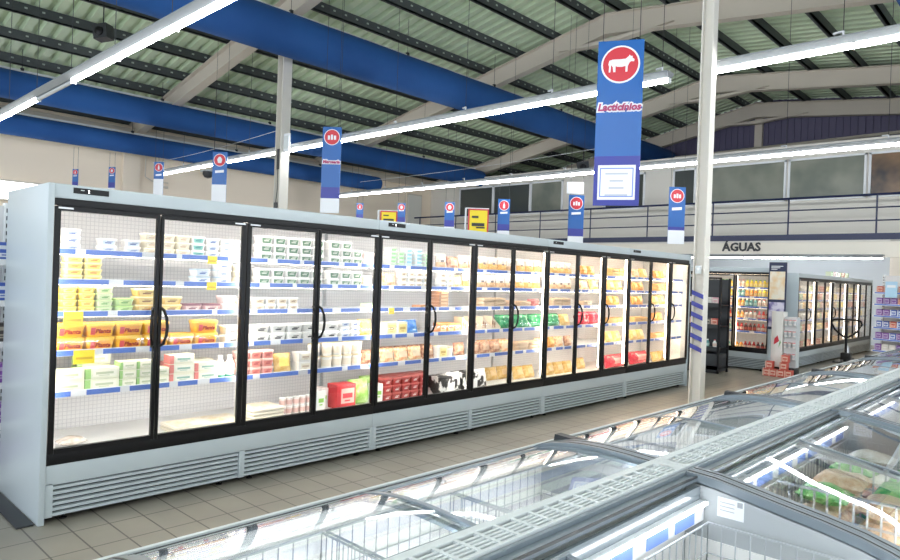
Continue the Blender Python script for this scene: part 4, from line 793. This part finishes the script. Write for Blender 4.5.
mb = MB(); mb.box(-.11, .11, -.006, .0, 0, .32, mat('pale_blue_card', (.45, .68, .86), .5)); mb.box(-.08, .08, -.0075, -.006, .2, .25, M_SIGNW); o = mb.build('shelf_card', None, 0, pp, -pi/2-.25); tag(o, 'pale blue card hung on the far right shelf unit', 'sign')

# ---- dark rack by the column
t = thing('metal_rack', 'dark metal rack with empty looking shelves right of the column', 'rack', (11.9, 5.40, 0), -pi/2)
mb = MB()
for x in (-.02, .72): 
    for y in (0, .42): mb.box(x, x+.035, y, y+.035, 0, 1.70, M_BLACK)
for z in (1.68, .0): mb.box(-.02, .755, 0, .03, z, z+.03, M_BLACK); mb.box(-.02, .015, 0, .45, z, z+.03, M_BLACK)
mb.build('frame', t, 0)
for z in (.08, .42, .82, 1.20):
    mb = MB(); mb.box(.0, .74, .01, .44, z, z+.02, M_BLACK); mb.box(0, .74, .0, .012, z-.02, z+.05, M_DARK); mb.build('shelf', t, 0)
mb = MB(); mb.box(.0, .74, .44, .45, .05, 1.68, M_DARK); mb.build('back_panel', t, 0)
mb = MB(); mb.box(.0, .74, .0, .4, 0.02, .34, M_DARK, .01); mb.build('base_crate', t)
i = 0
for z, keys in ((.84, ('s_drk', 's_red', 's_wht')), (.44, ('d_tea', 'd_wht', 'd_drk')), (1.22, ('s_wht', 's_pnk', 's_drk'))):
    for k in range(5):
        key = keys[k % 3]; put(key, (11.9+.14, 5.40-.1-.13*k, z+.001), -pi/2, f'{LOOK[key]}, {ORD[k+1]} from left, {"upper" if z > 1 else "middle" if z > .6 else "lower"} shelf of the dark rack', 'goods on the dark rack')
# ---- poster header beside the drinks cabinet
t = thing('poster_stand', 'tall poster board with dark blue header beside the drinks cabinet', 'sign', (12.95, 4.05, 0), -pi/2)
mb = MB(); mb.box(-.14, .16, 0, .03, .80, 2.03, M_NAVY); mb.box(0, .03, .0, .03, 0, .8, M_NAVY); mb.build('board', t, 0)
mb = MB(); mb.box(-.12, .14, -.006, 0, 1.35, 1.86, mottled('poster_picture', (.86, .62, .34), (.9, .82, .68), 6, .4)); mb.box(-.12, .14, -.006, 0, .85, 1.3, mottled('poster_purple', (.12, .08, .34), (.7, .66, .78), 7, .4)); mb.build('picture', t, 0)
mb = MB()
for k in range(3): mb.box(-.10, .10-.05*k, -.0075, 0, 1.95-.028*k, 1.963-.028*k, M_SIGNW)
mb.build('header_print', t, 0)
# ---- promotion stand
t = thing('display_stand', 'white promotional display stand with black base and red goods', 'stand', (12.75, 3.95, 0), -pi/2)
mb = MB(); mb.box(-.16, .34, -.12, .165, 0, .16, M_BLACK, .01); mb.build('base', t)
mb = MB(); mb.prism([(-.1+.13*(1-cos(a)), -.1+.13*(1-sin(a))) for a in [pi/2*k/6 for k in range(7)]][::-1]+[(-.1, .15), (.12, .15), (.12, -.1)], 'Z', .16, 1.14, mat('stand_white', (.84, .82, .78), .4)); mb.build('pillar', t)
mb = MB(); mb.add([(-.02, -.102, .55), (.07, -.102, .62), (.04, -.102, .72), (-.01, -.102, .66)], [(0, 1, 2, 3)], M_RED); mb.add([(.06, -.102, .5), (.1, -.102, .6), (.08, -.102, .64)], [(0, 1, 2)], L('leaf', (.2, .4, .15))); mb.build('emblem', t, 0)
mb = MB(); mb.box(.13, .33, -.02, .16, .16, 1.05, M_LGREY)
for z in (.3, .5, .7, .9): mb.box(.125, .335, -.08, .0, z, z+.012, M_LGREY)
mb.build('tiered_rack', t, 0)
k = 0
for z in (.312, .512, .712, .912):
    for xx in (.17, .23, .29):
        key = 'd_red' if z < .4 else 'd_wht'; k += 1
for i, (dx, dy, z, key) in enumerate(((-.08, -.2, 0, 's_red'), (.03, -.22, 0, 's_red'), (.16, -.22, 0, 's_red'), (.28, -.2, 0, 's_red'), (-.04, -.2, .131, 's_red'), (.2, -.21, .131, 's_red'), (.22, -.215, .262, 's_red'))):
    put(key, (12.75+dy, 3.95-dx, z+.0006), -pi/2, f'red packet, {ORD[i+1]} of the pile before the display stand', 'red packets before the display stand')
for i, z in enumerate((.312, .512, .712, .912)):
    for j in range(3):
        key = 's_wht'; 
        mbk = 'small'
        if 'tinycup' not in USED: USED['tinycup'] = cup('tinycup', .03, .09, L('ccw', (.88, .80, .76)), M_RED, L('cupgrey', (.6, .62, .64)))
        o = USED['tinycup'] if 'tinycup' not in SEEN else copy_tree(USED['tinycup']); SEEN.add('tinycup'); o.name = 'cup'
        o.location = (12.75-.054, 3.95-(.16+.068*j), z+.0006); o.rotation_euler = (0, 0, 0); tag(o, f'small cup with red lid, {ORD[j+1]} from left, tier {["one","two","three","four"][i]} of display stand', 'cup', 'cups on the display stand')
# ---- pallet truck
t = thing('pallet_truck', 'black hand pallet truck with loop handle in the far aisle', 'pallet truck', (15.4, 3.45, 0), -pi/2)
mb = MB(); mb.tube([(0, 0, .18), (0, -.02, .82)], .026, M_BLACK, 8); mb.build('tow_bar', t)
mb = MB(); mb.tube([(0, -.02, .60), (-.10, -.02, .66), (-.21, -.02, .76), (-.27, -.02, .88), (-.25, -.02, .95), (-.17, -.02, .97), (.17, -.02, .97), (.25, -.02, .95), (.27, -.02, .88), (.21, -.02, .76), (.10, -.02, .66), (0, -.02, .60)], .02, M_BLACK, 8); mb.build('loop_handle', t)
mb = MB(); mb.tube([(0, -.02, .82), (0, -.02, .97)], .022, M_BLACK, 8); mb.tube([(-.05, -.02, .93), (.05, -.02, .93)], .012, M_DARK, 6); mb.build('control_lever', t)
mb = MB(); mb.box(-.09, .09, -.05, .12, .12, .30, M_BLACK, .02); mb.lathe([(.05, .30), (.045, .42), (.03, .44)], M_STEEL, 12, 0, .05); mb.build('hydraulic_pump', t)
for sx in (-.06, .06):
    mb = MB(); mb.loft([[(sx+a, .09*cos(2*pi*k/16), .09+.09*sin(2*pi*k/16)) for k in range(16)] for a in (-.03, .03)], M_DARK); mb.build('steering_wheel', t)
for sx in (-.19, .19):
    mb = MB(); mb.box(sx-.08, sx+.08, .12, 1.25, .06, .10, M_DARK, .01); f_ = mb.build('fork', t)
    mb = MB(); mb.loft([[(sx+a, 1.1+.04*cos(2*pi*k/12), .04+.04*sin(2*pi*k/12)) for k in range(12)] for a in (-.03, .03)], M_DARK); mb.build('roller', f_)
# dark floor mat/base strip at the left cabinet end
mb = MB(); mb.box(X0-.135, X0-.045, 4.42, 5.28, 0, .012, M_DARK, .004); tag(mb.build('floor_ramp'), 'thin dark strip on the tiles against the grey cabinet end panel', 'floor strip')

# ================================================================== ISLAND CHEST FREEZERS
SEC = 2.12; XS = .66
PL = [(1.297, .800), (1.40, .806), (1.52, .810), (1.62, .807), (1.70, .799), (1.77, .787), (1.83, .771), (1.878, .750)]   # lid line, cabinet side
PR = [(1.13, .798), (1.02, .792), (.90, .772), (.78, .752), (.64, .730), (.52, .706), (.43, .680), (.36, .652)]
def offs(P, d): return [(y, z+d) for y, z in P]
XL = [(.66, 2.0)]+[(2.66+2.12*k, 2.12) for k in range(4)]
def chest(i, side):
    x0, SEC = XL[i]; P = PL if side == 'L' else PR; sg = 1 if side == 'L' else -1
    name = ('left' if side == 'L' else 'right')
    lab_ = f'{ORD[i+1]} glass-lid chest freezer from the camera, island row ' + ('facing the tall cabinets' if side == 'L' else 'away from the cabinets')
    t = thing('chest_freezer', lab_, 'freezer', (x0, 0, 0), 0, 'island chest freezers'); Lx = SEC-.004
    yb, yf = P[0][0], P[-1][0]; zf = P[-1][1]
    yin_b, yin_f = yb-.0*sg, yf-.05*sg
    yk = 1.153 if side == 'L' else 1.147
    lo, hi = sorted((yk, yf+.012*sg)); b0, b1 = lo, hi
    mb = MB()      # outer shell as a tray
    wl = .05; zi = .16
    mb.box(0, Lx, b0, b1, .08, zi, M_WHITE)
    fa, fb = sorted((yf+.012*sg, yf-.045*sg)); mb.box(0, Lx, fa, fb, zi, zf-.05, M_WHITE, .004)
    ba, bb = sorted((yk, yb-.005*sg)); mb.box(0, Lx, ba, bb, zi, .76, M_WHITE)
    mb.build('body', t)
    mb = MB(); mb.box(.05, Lx-.05, b0+.06, b1-.06, zi, zi+.006, M_INNER)
    mb.box(.05, Lx-.05, *sorted((yb-.005*sg, yb+.004*sg)), zi, .60, M_INNER); mb.box(.05, Lx-.05, *sorted((yf-.045*sg, yf-.052*sg)), zi, zf-.06, M_INNER); mb.build('liner', t, 0)
    mb = MB(); mb.box(.04, Lx-.04, b0+.05, b1-.05, 0, .08, M_DARK); mb.build('plinth', t, 0)
    for xa in (0, Lx-.05):    # end walls following the curved lid line
        mb = MB(); prof = [(y, z-.03) for y, z in P]
        mb.prism([(P[0][0], zi)]+[(P[0][0], .772)]+prof[1:]+[(P[-1][0]-.02*sg, zi)], 'X', xa, xa+.05, M_PANEL); ew = mb.build('end_wall', t, 0)
        mb = MB(); xx = (.05, .056) if xa == 0 else (Lx-.056, Lx-.05); mb.box(*xx, *sorted((yb+.01*sg, yf-.06*sg)), zi, .56, M_INNER); mb.build('liner_panel', ew, 0)
        mb = MB(); w = .05; xe = xa
        rings = []
        q = P
        mb.prism([(y, z+.004) for y, z in q]+[(y, z-.034) for y, z in q[::-1]], 'X', xe, xe+w, M_GREY)
        mb.prism([(y, z+.0055) for y, z in q]+[(y, z+.004) for y, z in q[::-1]], 'X', xe+.018, xe+.026, M_BLACK)
        mb.build('end_frame', t, .7)
    # front rim
    mb = MB(); s0, s1 = sorted((yf+.04*sg, yf-.03*sg)); mb.box(0, Lx, s0, s1, zf-.055, zf-.014, M_LGREY, .005); s0, s1 = sorted((yf+.022*sg, yf+.004*sg)); mb.box(0, Lx, s0, s1, zf-.014, zf-.008, M_DARK); s0, s1 = sorted((yf+.04*sg, yf+.024*sg)); mb.box(0, Lx, s0, s1, zf-.016, zf-.002, M_LGREY, .003)
    s0, s1 = sorted((yf-.018*sg, yf-.034*sg)); mb.box(0, Lx, s0, s1, zf-.014, zf+.004, M_GREY, .003); mb.build('rim', t)
    # back ledge
    if side == 'L':
        mb = MB(); mb.box(0, Lx, 1.152, 1.165, .775, .806, M_LGREY); mb.box(0, Lx, 1.262, 1.297, .775, .806, M_LGREY, .004); mb.box(0, .04, 1.165, 1.262, .775, .806, M_LGREY); mb.box(Lx-.06, Lx, 1.165, 1.262, .775, .806, M_LGREY)
        mb.box(.04, Lx-.06, 1.165, 1.262, .760, .770, M_BLACK); n = 22; st = (Lx-.1)/n
        for k in range(n+1): mb.box(.04+k*st-.007, .04+k*st+.007, 1.165, 1.262, .797, .806, M_LGREY)
        for yy in (1.183, 1.202, 1.221, 1.240): mb.box(.04, Lx-.06, yy-.0045, yy+.0045, .797, .804, M_LGREY)
        mb.build('vent_grille', t, 0)
    else:
        mb = MB(); mb.box(0, Lx, 1.13, 1.1475, .775, .800, M_GREY, .003); mb.box(0, Lx, 1.085, 1.13, .770, .786, M_GREY, .003); mb.box(0, Lx, 1.082, 1.088, .786, .794, M_DARK)
        mb.build('back_ledge', t)
        mb = MB(); mb.box(.06, Lx-.06, 1.066, 1.082, .66, .76, mat('dark_mirror_panel', (.16, .19, .21), .12)); x = .08; r = random.Random(i)
        mb.box(.06, Lx-.06, 1.048, 1.066, .632, .702, M_TAG)
        while x < Lx-.2: w = r.choice((.12, .2, .16)); mb.box(x, x+w, 1.044, 1.048, .639, .695, L('strip_blue', (.20, .32, .72))); x += w+r.choice((.06, .1))
        mb.box(.06, Lx-.06, 1.036, 1.066, .7025, .708, M_SIGNW); mb.build('price_strip', t, 0)
    if side == 'L':
        mb = MB(); mb.box(.08, Lx-.08, yb+.008, yb+.03, .738, .75, led('well')); mb.build('led_or_added_fill_strip', t, 0)  # added fill strip, hidden by the back ledge, brightens the well
    else:
        mb = MB(); mb.box(.08, Lx-.08, 1.024, 1.036, .7025, .711, led('chest')); mb.build('led_or_added_fill_strip', t, 0)
        mb = MB(); mb.box(.08, Lx-.08, yf+.056, yf+.07, zf-.085, zf-.073, led('well_fill_r' if i else 'chest')); mb.build('led_or_added_fill_strip', t, 0)  # added fill strip hidden under the front rim, lights the goods
    # sticker on the far end wall
    if side == 'R':
        mb = MB(); xw = Lx-.0515; mb.box(xw-.0006, xw, .90, 1.0, .66, .735, M_SIGNW); mb.box(xw-.0012, xw-.0006, .905, .925, .71, .73, L('stamp_grey', (.4, .42, .45)))
        for k in range(3): mb.box(xw-.0012, xw-.0006, .935, .99, .715-.015*k, .718-.015*k, L('stamp_grey', (.4, .42, .45)))
        mb.build('sticker', t, 0)
    # lids
    half = (.85 if i == 0 else .95) if side == 'L' else (.9 if i == 0 else 1.0)
    spans = [(.052, half+.03, 0), (half-.03, Lx-.052, -.012)]
    if side == 'R' and i == 0: spans = [(.052, half+.03, 0), (.08, half+.045, -.014)]
    for k, (a, b, dz) in enumerate(spans):
        q = [(y, z+dz-.004) for y, z in P[(0 if side == 'L' else 1):]]
        mb = MB(); mb.prism([(y, z) for y, z in q]+[(y, z-.005) for y, z in q[::-1]], 'X', a+.02, b-.02, M_LID); ld = mb.build('lid', t, .7)
        mb = MB()
        for xa in (a, b-.022): mb.prism([(y, z+.003) for y, z in q]+[(y, z-.010) for y, z in q[::-1]], 'X', xa, xa+.022, M_GREY)
        ya, za = q[0]; mb.box(a, b, *sorted((ya, ya+.012*sg)), za-.008, za+.004, M_GREY); mb.build('lid_frame', ld, .7)
        if k == (0 if side == 'L' else 1) and (i or side == 'R'):
            xg = a+.004 if side == 'L' else b-.06
            yy, zz = q[-2]; mb = MB(); y2 = yy-.14*sg
            mb.prism([(yy+.01*sg, zz+.005), (yy+.005*sg, zz+.035), (y2, zz+.03), (y2, zz+.025)], 'X', xg, xg+.05, M_DARK); mb.build('grip', ld, 0)
    return t
for i in range(5):
    chest(i, 'L'); chest(i, 'R')
# far cross freezer beyond the row
# wire baskets
def basket(x0, x1, ya, yb, z0, z1, label):
    t = thing('wire_basket', label, 'basket', ((x0+x1)/2, (ya+yb)/2, z0), 0, 'white wire freezer baskets'); hx, hy, h = (x1-x0)/2, (yb-ya)/2, z1-z0
    mb = MB(); r = .0028
    for s in (-1, 1):
        n = max(4, int(2*hx/.052))
        for k in range(n+1): x = -hx+2*hx*k/n; mb.tube([(x, s*hy, 0), (x, s*hy, h)], r, M_WIRE, 4, False)
        n2 = max(4, int(2*hy/.052))
        for k in range(n2+1): y = -hy+2*hy*k/n2; mb.tube([(s*hx, y, 0), (s*hx, y, h)], r, M_WIRE, 4, False)
        for z in (h*.25, h*.5, h*.75): mb.tube([(-hx, s*hy, z), (hx, s*hy, z)], r, M_WIRE, 4, False); mb.tube([(s*hx, -hy, z), (s*hx, hy, z)], r, M_WIRE, 4, False)
    mb.build('side_wires', t, 1)
    mb = MB(); mb.tube([(-hx, -hy, h), (hx, -hy, h), (hx, hy, h), (-hx, hy, h), (-hx, -hy, h)], r*1.7, M_WIRE, 5); mb.build('rim_wire', t)
    mb = MB(); n = int(2*hx/.06)
    for k in range(n+1): x = -hx+2*hx*k/n; mb.tube([(x, -hy, 0), (x, hy, 0)], r, M_WIRE, 4, False)
    mb.tube([(-hx, 0, 0), (hx, 0, 0)], r, M_WIRE, 4, False); mb.build('floor_wires', t, 1)
for i in range(5):
    x0, SEC = XL[i]
    for k in range(3 if i < 3 else 2):
        n = 3 if i < 3 else 2; a = x0+.07+k*(SEC-.14)/n; b = a+(SEC-.14)/n-.02
        basket(a, b, 1.335, 1.80, .175, .685, f'{ORD[k+1]} wire basket in {ORD[i+1]} freezer facing the cabinets')
        basket(a, b, .44, 1.02, .175, .635, f'{ORD[k+1]} wire basket in {ORD[i+1]} freezer of the far-side row')
# frozen goods
def frozen(key, x, y, z, rz, label, group):
    if key not in USED:
        d = {'f_brd': lambda: bag('f_brd', .26, .23, .085, mottled('breaded_bag', (.62, .38, .20), (.86, .70, .50), 26, .3, (.93, .91, .88)), L('fbl', (.80, .62, .42)), flat=True, seed=31),
             'f_grn': lambda: bag('f_grn', .24, .22, .08, mottled('frozen_green', (.05, .42, .08), (.30, .66, .20), 22, .25, (.90, .93, .86)), flat=True, seed=33),
             'f_wht': lambda: bag('f_wht', .24, .22, .08, mottled('frozen_white', (.76, .74, .68), (.90, .90, .88), 14, .25), flat=True, seed=35),
             'f_cr': lambda: bag('f_cr', .25, .22, .085, mottled('frozen_cream', (.80, .72, .54), (.86, .84, .66), 12, .3, (.55, .7, .4)), flat=True, seed=37),
             'f_blu': lambda: bag('f_blu', .24, .21, .08, mottled('frozen_blue', (.10, .20, .58), (.80, .84, .90), 13, .25), flat=True, seed=39),
             'f_pnk': lambda: bag('f_pnk', .24, .21, .08, mottled('frozen_pink', (.78, .36, .30), (.88, .82, .74), 13, .25), flat=True, seed=41)}[key]
        USED[key] = d()
    o = USED[key] if key not in SEEN else copy_tree(USED[key]); SEEN.add(key); o.name = 'frozen_bag'
    o.location = (x, y, z); o.rotation_euler = (random.uniform(-.05, .05), random.uniform(-.05, .05), rz); tag(o, label, 'frozen food bag', group)
FL = {'f_brd': 'brown breaded frozen bag', 'f_grn': 'bright green frozen bag', 'f_wht': 'milky white frozen bag', 'f_cr': 'cream and green frozen bag', 'f_blu': 'blue and white frozen bag', 'f_pnk': 'pink and white frozen bag'}
GRP = []
def heap(keys, x0, x1, y0, y1, z, nx, ny, lay, where, seed):
    r = random.Random(seed)
    for l in range(lay):
        for i in range(nx):
            for j in range(ny):
                key = keys[(i*len(keys)//nx) % len(keys)] if r.random() < .8 else r.choice(keys)
                frozen(key, x0+(x1-x0)*(i+.5)/nx+r.uniform(-.006, .006), y0+(y1-y0)*(j+.5)/ny+r.uniform(-.006, .006), z+.108*l+.004, r.choice((0, 0, .08, -.08, pi)),
                       f'{FL[key]}, {ORD[i+1]} column, {ORD[j+1]} row, {["bottom", "second", "third", "top"][l]} layer, {where}', f'frozen bags in {where}')
def bspan(i, k, n):
    x0, S = XL[i]; a = x0+.07+k*(S-.14)/n; return a+.012, a+(S-.14)/n-.032
def fillb(i, k, side, keys, lay, seed):
    n = 3 if i < 3 else 2; a, b = bspan(i, k, n); ya, yb = (1.35, 1.785) if side == 'L' else (.455, 1.005)
    where = f'{ORD[k+1]} basket, {ORD[i+1]} {"cabinet-side" if side == "L" else "far-side"} freezer'
    heap(keys, a, b, ya, yb, .2, 3 if n == 2 else 2, 1 if side == 'L' else 2, lay, where, seed)
fillb(0, 2, 'R', ['f_cr', 'f_wht'], 2, 2); fillb(0, 1, 'R', ['f_wht', 'f_cr'], 1, 12)
fillb(1, 0, 'R', ['f_brd', 'f_brd'], 3, 1); fillb(1, 1, 'R', ['f_brd', 'f_brd', 'f_grn'], 4, 3); fillb(1, 2, 'R', ['f_grn', 'f_wht', 'f_pnk'], 4, 4)
fillb(2, 0, 'R', ['f_wht', 'f_blu'], 2, 5); fillb(2, 1, 'R', ['f_pnk', 'f_cr'], 3, 6); fillb(2, 2, 'R', ['f_wht', 'f_pnk'], 3, 7)
fillb(1, 1, 'L', ['f_blu', 'f_wht'], 3, 8); fillb(1, 2, 'L', ['f_wht', 'f_blu'], 2, 9); fillb(2, 0, 'L', ['f_wht', 'f_blu'], 2, 10); fillb(2, 2, 'L', ['f_pnk', 'f_wht'], 2, 13)
fillb(0, 1, 'L', ['f_cr'], 1, 11)
# ================================================================== LIGHT
w = bpy.data.worlds.new('hall_light'); bpy.context.scene.world = w; w.use_nodes = True
bg = w.node_tree.nodes['Background']; bg.inputs[0].default_value = (.86, .93, 1.0, 1); bg.inputs[1].default_value = .75
v = bpy.context.scene.view_settings; v.view_transform = 'Standard'; v.look = 'None'; v.gamma = 1; v.exposure = 1.55; v.use_curve_mapping = False
